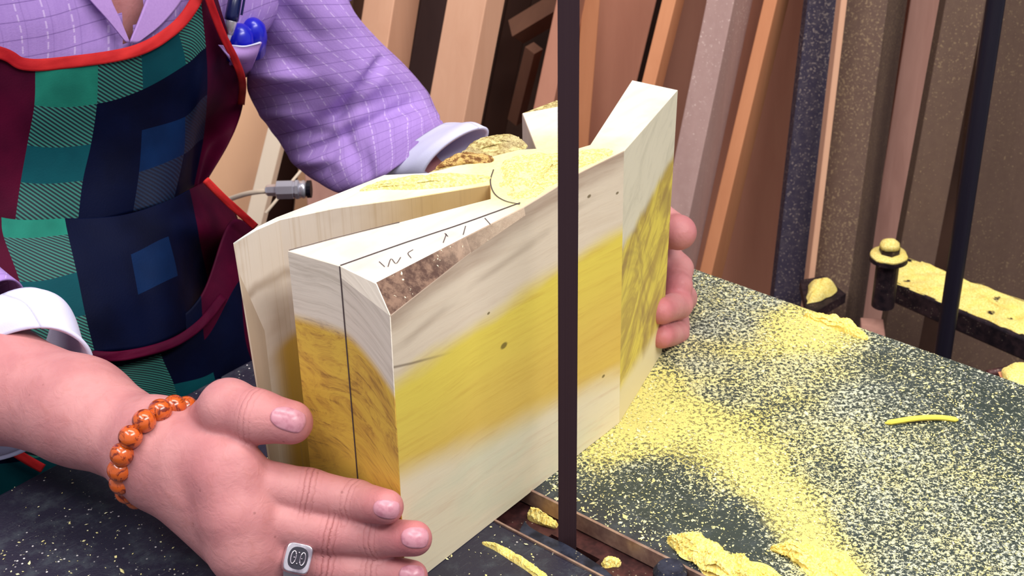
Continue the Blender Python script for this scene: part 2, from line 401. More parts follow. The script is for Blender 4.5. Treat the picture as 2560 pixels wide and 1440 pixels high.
def strip_line(pts, w, lift, nrm):            # thin raised strip following points on a face
    pts = np.asarray(pts, float); nrm = np.asarray(nrm, float); nrm /= np.linalg.norm(nrm); T = np.gradient(pts, axis=0)
    V = []; F = []
    for p, t in zip(pts, T):
        s = np.cross(t, nrm); s /= np.linalg.norm(s)
        for a in (-1, 1):
            V.append(p+s*a*w/2+nrm*lift)
    for i in range(len(pts)-1): F.append((2*i, 2*i+1, 2*i+3, 2*i+2))
    return V, F
def jig(p, a): p = cr(p, 8); return p+wob(p, 300)[:, None]*a*np.array([1, 1, 0])
UPV = (0, 0, 1)
mesh('pencil_line', *strip_line(jig([K, top(1000, 612), top(1150, 562), top(1300, 508)], 0.0003), 0.0008, 0.0003, UPV), M_pencil, blk)
mesh('pencil_line', *strip_line(jig([A+[0.0008, 0, 0], top(850, 593), top(1000, 556)], 0.0003), 0.0006, 0.0003, UPV), M_pencil, blk)
en = np.cross(C1-A, [0, 0, 1.0]); en[2] = 0; en = en/np.linalg.norm(en)
if en[1] > 0: en = -en
kl = [down(K, ZT), down(K, 0.12), down(K, 0.06), down(K, 0.0)]
mesh('pencil_line', *strip_line(cr(kl, 4), 0.0007, 0.0003, en), M_pencil, blk)
arc = [top(1234, 425), top(1226, 455), top(1236, 485), top(1262, 503), top(1300, 512)]
mesh('pencil_line', *strip_line(cr(arc, 6), 0.0006, 0.0004, UPV), M_pencil, blk)
for sc in ([(948, 655), (962, 668)], [(970, 668), (978, 648), (990, 660), (1002, 644)], [(1033, 625), (1020, 634), (1028, 646)], [(1108, 608), (1116, 586)], [(1112, 584), (1120, 592)], [(1158, 588), (1164, 566)], [(1212, 546), (1226, 562)]):
    mesh('pencil_mark', *strip_line(cr([top(*q) for q in sc], 4), 0.0004, 0.0003, UPV), M_pencil, blk)

# ---------------------------------------------------------------- saw table
d1 = P(1680, 650)-P(2560, 960); d1 /= np.linalg.norm(d1)        # along the slot, away to the left
d2 = np.array([-d1[1], d1[0], 0.0]); d2 = d2 if d2[1] > 0 else -d2   # across the slot, away to the right
E2 = P(2560, 960); cornerL = P(0, 1215)
def uw(p): return p[0]*d1[0]+p[1]*d1[1], p[0]*d2[0]+p[1]*d2[1]
def fromuw(u, w, z=0.0): return np.array([u*d1[0]+w*d2[0], u*d1[1]+w*d2[1], z])
wR = uw(E2)[1]                                   # far right edge (w)
uL = uw(P(400, 1020))[0]                         # far left edge (u)
wr, wl = uw(P(1349, 1239))[1], uw(P(1320, 1345))[1]   # throat channel edges
u_in = uL-0.075
def poly_plate(poly, z1, z0):
    return prism([np.array([*q[:2], z1]) for q in poly], [np.array([*q[:2], z0]) for q in poly])
tb = empty('saw_table', fromuw(0, 0.5, -0.95), 'dark cast iron saw table top scattered with sawdust under the block', 'table')
u0, w0 = -0.75, -0.25
ch0, ch1 = wl, wr
u_end = uw(P(1250, 1180))[0]+0.02
parts = []
def rect(ua, ub, wa, wb, z1=0.0, z0=-0.03): return poly_plate([fromuw(ua, wa), fromuw(ub, wa), fromuw(ub, wb), fromuw(ua, wb)], z1, z0)
parts.append(rect(u0, uL, w0, ch0)); parts.append(rect(u0, uL, ch1, wR)); parts.append(rect(u_end, uL, ch0, ch1))
tv, tf = join(parts)
# keep texture coordinates equal to world coordinates: the part carries its own offset
to = mesh('table_plate', tv, tf, M_table, None, origin=(0, 0, 0)); to.parent = tb; to.location = tuple(-np.array(tb.location))
fix_normals(to); bevel(to, 0.002)
V, F = rect(u0, u_end+0.01, ch0-0.006, ch1+0.006, -0.012, -0.03)
# channel floor with the hole for the blade
bl = P(1418, 1345); bu, bw = uw(bl)
fl = [rect(u0, bu-0.016, ch0-0.004, ch1+0.004, -0.010, -0.028), rect(bu+0.016, u_end+0.006, ch0-0.004, ch1+0.004, -0.010, -0.028),
      rect(bu-0.016, bu+0.016, ch0-0.004, bw-0.007, -0.010, -0.028), rect(bu-0.016, bu+0.016, bw+0.007, ch1+0.004, -0.010, -0.028)]
fix_normals(mesh('throat_floor', *join(fl), M_rust, tb))
mesh('throat_rim', *rect(u0, u_end, ch1-0.0008, ch1+0.0008, 0.0010, -0.009), M_edge, tb)
mesh('throat_rim', *rect(u0, u_end, ch0-0.0006, ch0+0.0006, 0.0006, -0.009), M_edge, tb)
# rounded steel insert beside the blade
pts = [P(1311, 1292), P(1325, 1308), P(1360, 1328), P(1412, 1350), P(1470, 1385), P(1520, 1420), P(1560, 1470), P(1500, 1500), P(1420, 1430), P(1360, 1380), P(1300, 1330)]
pts = cr([q for q in pts]+[pts[0]], 4)[:-1]
ins = mesh('throat_insert', *poly_plate(pts, -0.002, -0.012), M_ironb, tb); fix_normals(ins); bevel(ins, 0.001)
V, F = lathe(P(1675, 1432)+[0, 0, -0.004], P(1675, 1432)+[0, 0, 0.004], [(0, 0.0085), (0.6, 0.0085), (1, 0.0065)])
mesh('locking_stud', V, F, M_ironb, tb, smooth=False)
mesh('table_pedestal', *rect(-0.52, uL-0.16, 0.12, wR-0.22, -0.03, -0.95), M_iron, tb)
# blade
bq = [P(1396, 1345), P(1441, 1345)]
bdir = (bq[1]-bq[0]); bwid = np.linalg.norm(bdir); bdir /= bwid; bn = np.array([-bdir[1], bdir[0], 0])
bl0 = bq[0]; Vb = []
poly = [bl0, bl0+bdir*bwid, bl0+bdir*bwid+bn*0.0009, bl0+bn*0.0009]
V, F = prism([np.array([*q[:2], 0.62]) for q in poly], [np.array([*q[:2], -0.30]) for q in poly])
bld = mesh('bandsaw_blade', V, F, M_blade); tag(bld, 'dark upright band saw blade running down in front of the wood block', 'saw blade')

# ---------------------------------------------------------------- loose dust
def flakes(n, samp, size, name, label):
    pos = samp(n); n = len(pos)
    a = rng.uniform(0, 6.28, n); L = size*rng.lognormal(0, 0.4, n); Wd = L*rng.uniform(.35, .8, n); H = L*rng.uniform(.15, .4, n)
    e1 = np.stack([np.cos(a), np.sin(a), rng.normal(0, .25, n)], 1)*L[:, None]; e2 = np.stack([-np.sin(a), np.cos(a), rng.normal(0, .25, n)], 1)*Wd[:, None]
    up = np.stack([np.zeros(n), np.zeros(n), H], 1)
    V = np.stack([pos+e1, pos+e2, pos-e1, pos-e2, pos+up*1.4], 1).reshape(-1, 3)
    b0 = (np.arange(n)*5)[:, None]; F = np.concatenate([b0+np.array([[0, 1, 4]]), b0+np.array([[1, 2, 4]]), b0+np.array([[2, 3, 4]]), b0+np.array([[3, 0, 4]])])
    o = mesh(name, V, F.tolist(), M_flake); return tag(o, label, 'sawdust', kind='stuff')
blk_poly = o_bot[:, :2]
def inside(pts, poly):
    x, y = pts[:, 0], pts[:, 1]; c = np.zeros(len(pts), bool); j = len(poly)-1
    for i in range(len(poly)):
        xi, yi = poly[i]; xj, yj = poly[j]
        c ^= ((yi > y) != (yj > y)) & (x < (xj-xi)*(y-yi)/(yj-yi+1e-12)+xi); j = i
    return c
def samp_right(n):
    u = rng.uniform(-0.62, uL, n*2); w = rng.uniform(ch1+0.002, wR-0.002, n*2)
    p = np.stack([fromuw(a, b_) for a, b_ in zip(u, w)]); d = 0.55+0.5*wob(p, 14)+0.25*wob(p, 55)
    p = p[(rng.uniform(0, 1, n*2) < d) & ~inside(p, blk_poly)]; q = proj(p); p = p[(q[:, 0] > 1200) & (q[:, 0] < 2700) & (q[:, 1] < 1520)]
    return p+[0, 0, 0.0003]
flakes(46000, samp_right, 0.00062, 'sawdust_flakes', 'pale yellow sawdust flakes strewn over the right half of the table')
def samp_left(n):
    u = rng.uniform(-0.35, uL, n*2); w = rng.uniform(0.1, ch0-0.001, n*2); p = np.stack([fromuw(a, b_) for a, b_ in zip(u, w)])
    d = 0.12+0.35*np.maximum(wob(p, 40), 0)**2+0.2*np.maximum(wob(p+3, 16), 0); q = proj(p)
    p = p[(rng.uniform(0, 1, n*2) < d) & ~inside(p, blk_poly) & (q[:, 0] > -60)]; return p+[0, 0, 0.0003]
flakes(11000, samp_left, 0.0006, 'sawdust_flakes', 'sparse white sawdust specks on the bare dark table at lower left')
def mound(pts, wid, hgt, label, m=None, name='sawdust_pile', nrow=14, rough=1.0, dens=10, top_level=True, parent=None):
    c = cr(pts, dens); T = np.gradient(c, axis=0); n = len(c); V = []; F = []
    wid = np.interp(np.linspace(0, 1, n), np.linspace(0, 1, len(np.atleast_1d(wid))), np.atleast_1d(wid)) if np.ndim(wid) else np.full(n, wid)
    for i in range(n):
        s = np.cross(T[i]/np.linalg.norm(T[i]), [0, 0, 1.0]); s /= np.linalg.norm(s); e = math.sin(math.pi*min(1, max(0, (i+.02)/(n-1))))**0.35
        for k in range(nrow+1):
            t = k/nrow*2-1; p = c[i]+s*t*wid[i]/2*e*(1+0.25*wob(c[i]*1.0+t, 150)); h = max(0, 1-abs(t)**2.5)*e*hgt
            V.append(p+np.array([0, 0, h*(1+0.35*rough*wob(p, 420)+0.3*rough*wob(p, 160))]))
    V = np.array(V); V += rng.normal(0, hgt*0.05*rough, V.shape)*(V[:, 2:] > c[:, 2].min()+hgt*0.2)
    for i in range(n-1):
        for k in range(nrow): a = i*(nrow+1)+k; F.append((a, a+1, a+nrow+2, a+nrow+1))
    o = mesh(name, V, F, m or M_dust, parent); fix_normals(o)
    if parent is None: tag(o, label, 'sawdust', kind='stuff')
    return o
G = lambda *q: [P(x, y) for x, y in q]
mound(G((1668, 1350), (1720, 1375), (1790, 1410), (1870, 1440), (1980, 1475)), [0.006, 0.016, 0.02, 0.022, 0.02], 0.007, 'thick yellow ridge of sawdust at the bottom edge right of the slot', nrow=22, dens=24)
mound(G((1925, 1375), (2000, 1390), (2090, 1430), (2170, 1480)), [0.006, 0.018, 0.022, 0.02], 0.006, 'yellow sawdust heap at the bottom edge, rightmost of the ridges', nrow=20, dens=20)
mound(G((1205, 1358), (1250, 1375), (1300, 1405), (1350, 1440), (1380, 1470)), [0.003, 0.005, 0.005, 0.006, 0.005], 0.003, 'thin yellow trail of sawdust left of the saw slot', nrow=10, dens=16)
mound([P(2010, 790), P(2060, 805), P(2120, 825), P(2170, 850)], [0.01, 0.014, 0.012, 0.008], 0.005, 'small sawdust heap on the far edge of the table', nrow=14, dens=14)
tp = lambda *q: [P(x, y, ZT) for x, y in q]
def patch(poly, hgt, label, m, zsink=.0003, nr=40, na=110, fine=420):
    """low heap filling an outline of points"""
    poly = cr(list(poly)+[poly[0]], 8)[:-1]; c = poly.mean(0); V = [c+[0, 0, hgt*.9]]; F = []
    rim = np.array([[np.interp(t*len(poly), np.arange(len(poly)+1), np.append(poly[:, k], poly[0, k])) for k in range(3)] for t in np.arange(na)/na])
    for i in range(1, nr+1):
        f = i/nr
        for j in range(na):
            e = 1+.05*wob(rim[j], 260)*f; p = c+(rim[j]-c)*f*e; h = hgt*(1-f**3)*(.75+.45*wob(p, fine)+.35*wob(p, 130)); V.append(p+[0, 0, max(h, 0)-zsink*f+rng.normal(0, .00018)*(f < .97)])
    for j in range(na): F.append((0, 1+j, 1+(j+1) % na))
    for i in range(nr-1):
        for j in range(na): a_ = 1+i*na+j; b_ = 1+i*na+(j+1) % na; F.append((a_, a_+na, b_+na, b_))
    return tag(fix_normals(mesh('sawdust_pile', V, F, m)), label, 'sawdust', kind='stuff')
patch(tp((1238, 440), (1250, 478), (1300, 505), (1345, 488), (1400, 455), (1450, 425), (1500, 402), (1545, 380), (1500, 368), (1440, 378), (1380, 382), (1320, 382), (1260, 400)), 0.0028, 'yellow sawdust heaped on the middle of the wood block', M_dustp)
mound(tp((900, 478), (970, 462), (1060, 456), (1150, 450), (1230, 446)), [0.006, 0.012, 0.015, 0.014, 0.012], 0.0022, 'sawdust lying along the left rear arm of the block', m=M_dustp, nrow=14, dens=18)
mound([P(1505, 1416, -0.01), P(1530, 1408, -0.01), P(1552, 1414, -0.01)], 0.006, 0.004, 'small sawdust crumb lying in the saw slot', nrow=10, dens=10)
mound([P(1320, 1290, -0.01), P(1360, 1305, -0.01), P(1392, 1320, -0.01)], 0.008, 0.006, 'sawdust caught in the slot left of the blade', nrow=10, dens=12)
V, F = tube(cr([P(2212, 1058, .001), P(2290, 1046, .003), P(2350, 1044, .002), P(2396, 1050, .001)], 6), [0.0004]+[0.0016]*17+[0.0004], 8)
tag(mesh('wood_splinter', V, F, mat('fresh_yellow_wood', wood_fn((246, 232, 96), (230, 206, 80)))), 'thin bright yellow wood splinter lying on the dusty table', 'splinter')

_b = mound(tp((1088, 424), (1130, 408), (1185, 398), (1235, 402)), [0.003, 0.010, 0.014, 0.012], 0.003, None, name='bark_ridge', nrow=16, dens=16, rough=0.9, parent=blk)
_b.data.materials[0] = M_barkd
_b = mound(tp((1150, 392), (1215, 362), (1265, 352), (1315, 372)), [0.006, 0.014, 0.016, 0.010], 0.003, None, name='bark_ridge', nrow=16, dens=16, rough=1.0, parent=blk)
_b.data.materials[0] = M_bark
# ---------------------------------------------------------------- room shell
def flat_fn(c0, c1, s=20, rough=0.8): return lambda b: dict(c=b.mix(b.noise(b.obj(), s, 4).step(0.35, 0.7), lin(*c0), lin(*c1)), r=rough, s=0.2)
M_floor = mat('workshop_floor', flat_fn((40, 30, 28), (62, 46, 38))); M_wall = mat('workshop_wall', flat_fn((66, 46, 38), (98, 70, 56), 6))
V, F = box((-3, -1.5, -1.0), (3.0, 2.4, -0.95)); tag(mesh('floor', V, F, M_floor), kind='structure')
V, F = box((-3, 2.05, -0.95), (3.0, 2.15, 1.6)); tag(mesh('wall_back', V, F, M_wall), kind='structure')

# ---------------------------------------------------------------- lumber leaning at the back
ZF, ZTOP = -0.95, 0.75
def plank(name, label, top_px, bot_px, wl, wr_, Yt, Yb, th, m, cat='plank', zlo=ZF, zhi=ZTOP, thick=0.02, group=None):
    """top_px/bot_px: two points of the nearest long edge; wl, wr_: seen widths of the faces left and right of it"""
    a, b_ = PY(*top_px, Yt), PY(*bot_px, Yb); d = (a-b_)/(a[2]-b_[2]); mid = (a+b_)/2; mp = proj(mid)
    def off(dirv, want):
        lo, hi = 0.0, 0.6
        for _ in range(40):
            t = (lo+hi)/2
            if abs(proj(mid+dirv*t)[0]-mp[0]) < abs(want): lo = t
            else: hi = t
        return dirv*lo
    t = math.radians(th); dl = np.array([-math.cos(t), math.sin(t), 0.0]); dr = np.array([math.sin(t), math.cos(t), 0.0])
    if th < 0: dr = np.array([math.cos(-t), math.sin(-t), 0.0]); dl = np.array([-math.sin(-t), math.cos(-t), 0.0])
    va = off(dl, wl) if wl else dl*thick
    vb = off(dr, wr_) if wr_ else dr*thick
    B0 = lambda z: b_+d*(z-b_[2])
    poly = lambda z: [B0(z)+va, B0(z), B0(z)+vb, B0(z)+va+vb]
    V, F = prism(poly(zhi), poly(zlo))
    o = fix_normals(mesh(name, V, F, m)); bevel(o, 0.0012)
    return tag(o, label, cat, group)
wm = lambda n, *a, **k: mat(n, wood_fn(*a, **k))
M_cream = wm('pale_pine', (226, 178, 146), (204, 150, 118)); M_creamd = wm('brown_pine', (150, 108, 86), (112, 78, 66))
M_tan = wm('tan_panel', (236, 190, 150), (222, 174, 136), grain=0.4); M_or = wm('orange_batten', (216, 150, 108), (190, 122, 84))
M_pink = wm('pinkish_board', (196, 140, 116), (172, 116, 96)); M_pinkl = wm('light_pinkish_board', (216, 154, 126), (190, 126, 104)); M_grey = wm('dusty_grey_board', (182, 150, 142), (150, 120, 114), dust=0.25, dustc=(214, 190, 180))
M_navy = wm('dusty_navy_board', (58, 52, 70), (48, 42, 56), dust=0.50, dustc=(128, 116, 112)); M_dk = wm('dark_brown_board', (84, 62, 58), (58, 40, 40))
M_bd = wm('dusty_brown_board', (112, 90, 78), (84, 64, 58), dust=0.55, dustc=(146, 124, 98)); M_bd2 = wm('brown_board', (104, 82, 70), (84, 64, 54), dust=0.35, dustc=(134, 112, 86))
M_mot = wm('mottled_pink_wood', (206, 158, 142), (130, 84, 72)); M_blk = wm('black_painted_wood', (26, 22, 34), (16, 14, 20), rough=0.4)
M_wht = wm('whitish_batten', (244, 226, 200), (214, 196, 172), grain=0.5); M_deep = wm('deep_brown_wood', (66, 38, 26), (44, 24, 18))  # M_deep: plain dark brown for planks far back
G1 = 'lumber leaning at the back'
# left of the blade
plank('panel', 'broad tan board seen between the apron and the purple sleeve', (700, 60), (640, 600), 330, 0, 1.40, 1.36, 0, M_tan, 'board', group=None)
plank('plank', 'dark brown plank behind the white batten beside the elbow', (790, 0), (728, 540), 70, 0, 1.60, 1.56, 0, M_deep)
plank('plank', 'tan plank seen just left of the elbow behind the air coupler', (830, 200), (790, 560), 60, 40, 1.49, 1.46, 5, M_tan)
plank('batten', 'slim whitish batten leaning beside the tan board under the elbow', (752, 160), (660, 530), 42, 16, 1.34, 1.30, 20, M_wht, 'batten', zlo=-0.31)
plank('bench_box', 'pinkish bench top corner under the elbow beside the air coupler', (850, 380), (868, 620), 92, 0, 1.30, 1.28, 0, M_mot, 'board', zlo=-0.6, zhi=-0.07)
plank('plank', 'tan plank at the top of the photo beside the shoulder', (912, 0), (880, 300), 70, 0, 1.64, 1.61, 0, M_creamd)
plank('plank', 'cream plank with brown side rising just right of the shoulder', (986, 0), (940, 300), 74, 70, 1.42, 1.38, 28, M_cream)
plank('plank', 'dark brown plank with a small black hole right of the shoulder', (1118, 0), (1062, 320), 66, 0, 1.56, 1.53, 0, M_dk)
plank('plank', 'wide pale plank with small knots above the white cuff', (1216, 0), (1150, 350), 94, 52, 1.36, 1.33, 32, M_cream)
plank('plank', 'dark brown plank in the gap left of the blade', (1330, 0), (1260, 350), 60, 0, 1.66, 1.62, 0, M_deep)
plank('plank', 'tan plank just left of the blade at the top', (1440, 0), (1375, 300), 48, 60, 1.44, 1.41, 15, M_pink)
plank('plank', 'brown cross plank lying slantwise in the dark gap left of the blade', (1420, 20), (1300, 62), 30, 0, 1.56, 1.56, 0, M_creamd) if False else None
V, F = tube([PY(1290, 80, 1.58), PY(1440, -10, 1.56)], 0.016, 4); tag(mesh('rail', V, F, M_creamd), 'short brown rail crossing the dark gap at the top left of the blade', 'rail')
V, F = tube([PY(1290, 300, 1.56), PY(1335, 120, 1.52)], 0.010, 4); tag(mesh('rail', V, F, M_creamd), 'thin brown offcut standing in the dark gap left of the blade', 'offcut')
# right of the blade
plank('batten', 'thin orange batten showing just right of the blade', (1500, 0), (1470, 380), 44, 0, 1.50, 1.47, 0, M_or, 'batten')
plank('plank', 'broad pinkish brown board between blade and block', (1642, 0), (1550, 380), 150, 0, 1.54, 1.51, 0, M_pinkl, 'board')
plank('batten', 'light orange batten rising above the right arm of the block', (1690, 0), (1640, 200), 34, 27, 1.40, 1.38, 30, M_or, 'batten')
plank('plank', 'reddish board behind the top right corner of the block', (1790, 0), (1700, 420), 90, 0, 1.60, 1.57, 0, M_pink, 'board')
plank('plank', 'wide dusty grey board with a worn ridge right of the block', (1836, 0), (1724, 535), 66, 56, 1.36, 1.31, 30, M_grey, 'board')
plank('batten', 'bright orange batten leaning right of the grey board', (1943, 0), (1780, 680), 32, 38, 1.38, 1.33, 30, M_or, 'batten')
plank('plank', 'wide reddish brown board with dust streaks left of the navy board', (2040, 0), (1965, 700), 240, 0, 1.48, 1.44, 0, M_pinkl, 'board')
plank('plank', 'navy board covered with fine dust, right of the reddish board', (2106, 0), (2021, 695), 84, 0, 1.36, 1.31, 0, M_navy, 'board')
plank('batten', 'very thin tan strip along the right edge of the navy board', (2119, 0), (2037, 695), 16, 0, 1.325, 1.285, 0, M_cream, 'batten')
plank('plank', 'thick brown post crusted with dust right of the navy board', (2220, 0), (2128, 680), 102, 62, 1.34, 1.29, 25, M_bd, 'post')
plank('plank', 'mottled pinkish post with a dark knot behind the bolt', (2363, 0), (2262, 600), 84, 0, 1.48, 1.45, 0, M_mot, 'post')
plank('plank', 'dusty brown board with a light edge left of the black rod', (2466, 0), (2330, 700), 98, 0, 1.33, 1.29, 0, M_bd2, 'board')
plank('plank', 'big dusty brown panel at the right edge of the photo', (2800, 0), (2700, 700), 330, 0, 1.44, 1.40, 0, M_bd2, 'board')
plank('post', 'short pink wooden post under the sawdust covered ledge', (2236, 740), (2226, 860), 62, 14, 1.15, 1.15, 10, M_mot, 'post', zhi=-0.255)
# black rod in front of the ledge
V, F = tube([PY(2512, -160, 1.13)*4-PY(2490, 0, 1.12)*3, PY(2512, -160, 1.13), PY(2490, 0, 1.12), PY(2355, 900, 1.08), PY(2330, 1060, 1.07)], 0.0076, 18)
tag(mesh('rod', V, F, M_blk, smooth=True), 'black rod leaning in front of the ledge at right', 'rod')
# ledge with sawdust
zl = -0.20
def PL(x, y, z=zl): return P(x, y, z)
lp = [PL(2192, 688), PL(2262, 640), PL(2620, 772), PL(2900, 880), PL(2880, 975), PL(2590, 860)]
V, F = prism(lp, [q-[0, 0, 0.022] for q in lp]); lg = tag(mesh('ledge', V, F, M_iron), 'dark steel ledge covered with sawdust behind the table at right', 'ledge'); fix_normals(lg); bevel(lg, 0.002)
patch([PL(2196, 690), PL(2230, 664), PL(2264, 643), PL(2400, 692), PL(2620, 774), PL(2880, 880), PL(2870, 960), PL(2590, 852), PL(2400, 775)], 0.004, 'thick yellow sawdust layer lying on the dark steel ledge', M_dust, fine=200)
# bolt with washer on a bracket left of the ledge
bp = PY(2222, 640, 1.16); bt = PY(2220, 612, 1.16)
bolt = empty('bolt', bp, 'sawdust capped bolt and washer standing left of the ledge', 'bolt')
def hexp(c, r, z0, z1, n=6, parent=None, name='nut', m=M_iron):
    V, F = lathe(c+[0, 0, z0], c+[0, 0, z1], [(0, r), (1, r)], n); return fix_normals(mesh(name, V, F, m, parent))
hexp(bp, 0.0105, -0.052, -0.004, 20, bolt, 'shank'); hexp(bp, 0.0175, -0.004, 0.0, 28, bolt, 'washer'); hexp(bp, 0.0095, 0.0, 0.010, 6, bolt, 'bolt_head')
V, F = lathe(bp+[0, 0, 0.0], bp+[0, 0, 0.004], [(0, 0.0172), (0.5, 0.0165), (1, 0.010)], 28); V = V+(wob(V, 300)[:, None]*0.0006); mesh('dust_cap', V, F, M_dust, bolt, smooth=True)
V, F = lathe(bp+[0, 0, 0.010], bp+[0, 0, 0.017], [(0, 0.0094), (0.5, 0.0085), (1, 0.004)], 20); V = V+(wob(V, 300)[:, None]*0.0006); mesh('dust_cap', V, F, M_dust, bolt, smooth=True)
# sawdust caught at the foot of the dusty post
patch([P(2016, 760, -0.226), P(2024, 708, -0.226), P(2060, 700, -0.226), P(2094, 724, -0.226), P(2060, 748, -0.226)], 0.012, 'small sawdust heap lodged at the foot of the dusty brown post', M_dust, fine=150)
V, F = prism([P(2000, 700, -0.227), P(2060, 690, -0.227), P(2115, 735, -0.227), P(2020, 790, -0.227)], [P(2000, 700, -0.227)-[0, 0, .01], P(2060, 690, -0.227)-[0, 0, .01], P(2115, 735, -0.227)-[0, 0, .01], P(2020, 790, -0.227)-[0, 0, .01]])
tag(fix_normals(mesh('bracket', V, F, M_iron)), 'dark bracket holding a small sawdust heap beside the navy board', 'bracket')
# things at the lower right edge
V, F = tube([PY(2470, 935, 0.98), PY(2640, 900, 1.02)], 0.0035, 10); tag(mesh('rod', V, F, M_rust, smooth=True), 'thin rusty rod just behind the table corner at the right edge', 'rod')
mound([P(2510, 950, -0.08), P(2560, 950, -0.08), P(2640, 950, -0.08)], 0.05, 0.006, 'sawdust on the low shelf at the right edge behind the table', nrow=12, dens=12, rough=0.4)
V, F = prism([P(2495, 930, -0.081), P(2700, 900, -0.081), P(2720, 1010, -0.081), P(2520, 985, -0.081)], [P(2495, 930, -0.09), P(2700, 900, -0.09), P(2720, 1010, -0.09), P(2520, 985, -0.09)])
tag(fix_normals(mesh('shelf', V, F, M_or)), 'low shelf dusted with sawdust at the right edge behind the table', 'shelf')
# air hose coupler
YC = 1.18
hp = [PY(x, y, Y) for x, y, Y in ((480, 545, 1.24), (540, 512, 1.22), (600, 489, 1.19), (640, 480, YC), (672, 477, YC))]
ac = empty('air_hose', hp[-1], 'cream air hose ending in a chrome coupler beside the elbow', 'hose')
V, F = tube(cr(hp, 6), 0.0024, 12); mesh('hose', V, F, M_wht, ac, smooth=True)
q0, q1 = PY(664, 476, YC), PY(768, 473, YC); L = q1-q0
M_chr = mat('chrome', lambda b: dict(c=lin(214, 214, 224), r=0.3, m=0.6))
V, F = lathe(q0, q0+L*.30, [(0, .0035), (.15, .0052), (.85, .0055), (1, .0045)], 6); mesh('coupler_nut', V, F, M_chr, ac)
V, F = lathe(q0+L*.26, q0+L*.80, [(0, .007), (.04, .0088), (.75, .0088), (.78, .0078), (.84, .0078), (.87, .0092), (1, .0092)], 8); mesh('coupler_sleeve', V, F, M_chr, ac)
V, F = lathe(q0+L*.80, q1, [(0, .0082), (.3, .0075), (.6, .0085), (1, .006)], 24); mesh('coupler_collar', V, F, M_chr, ac, smooth=True)
V, F = tube([PY(762, 415, 1.25), PY(664, 533, 1.22)], 0.0014, 8); tag(mesh('strip', V, F, M_wht), 'very thin wooden strip crossing behind the chrome coupler', 'strip')
V, F = lathe(q1-[0, 0, .0]+L*.0, q1+L*.10, [(0, .0080), (1, .0080)], 16); mesh('bulkhead', V, F, M_blk, ac)
V, F = box((-0.62, 1.19, -0.36), (-0.235, 1.262, -0.334)); tag(mesh('side_shelf', V, F, M_mot), 'pinkish side shelf under the air coupler behind the worker', 'shelf')

# ================================================================ the person
per = empty('person', (-0.42, 1.05, -0.95), 'person in purple checked shirt and plaid apron, both hands gripping the wood block', 'person')

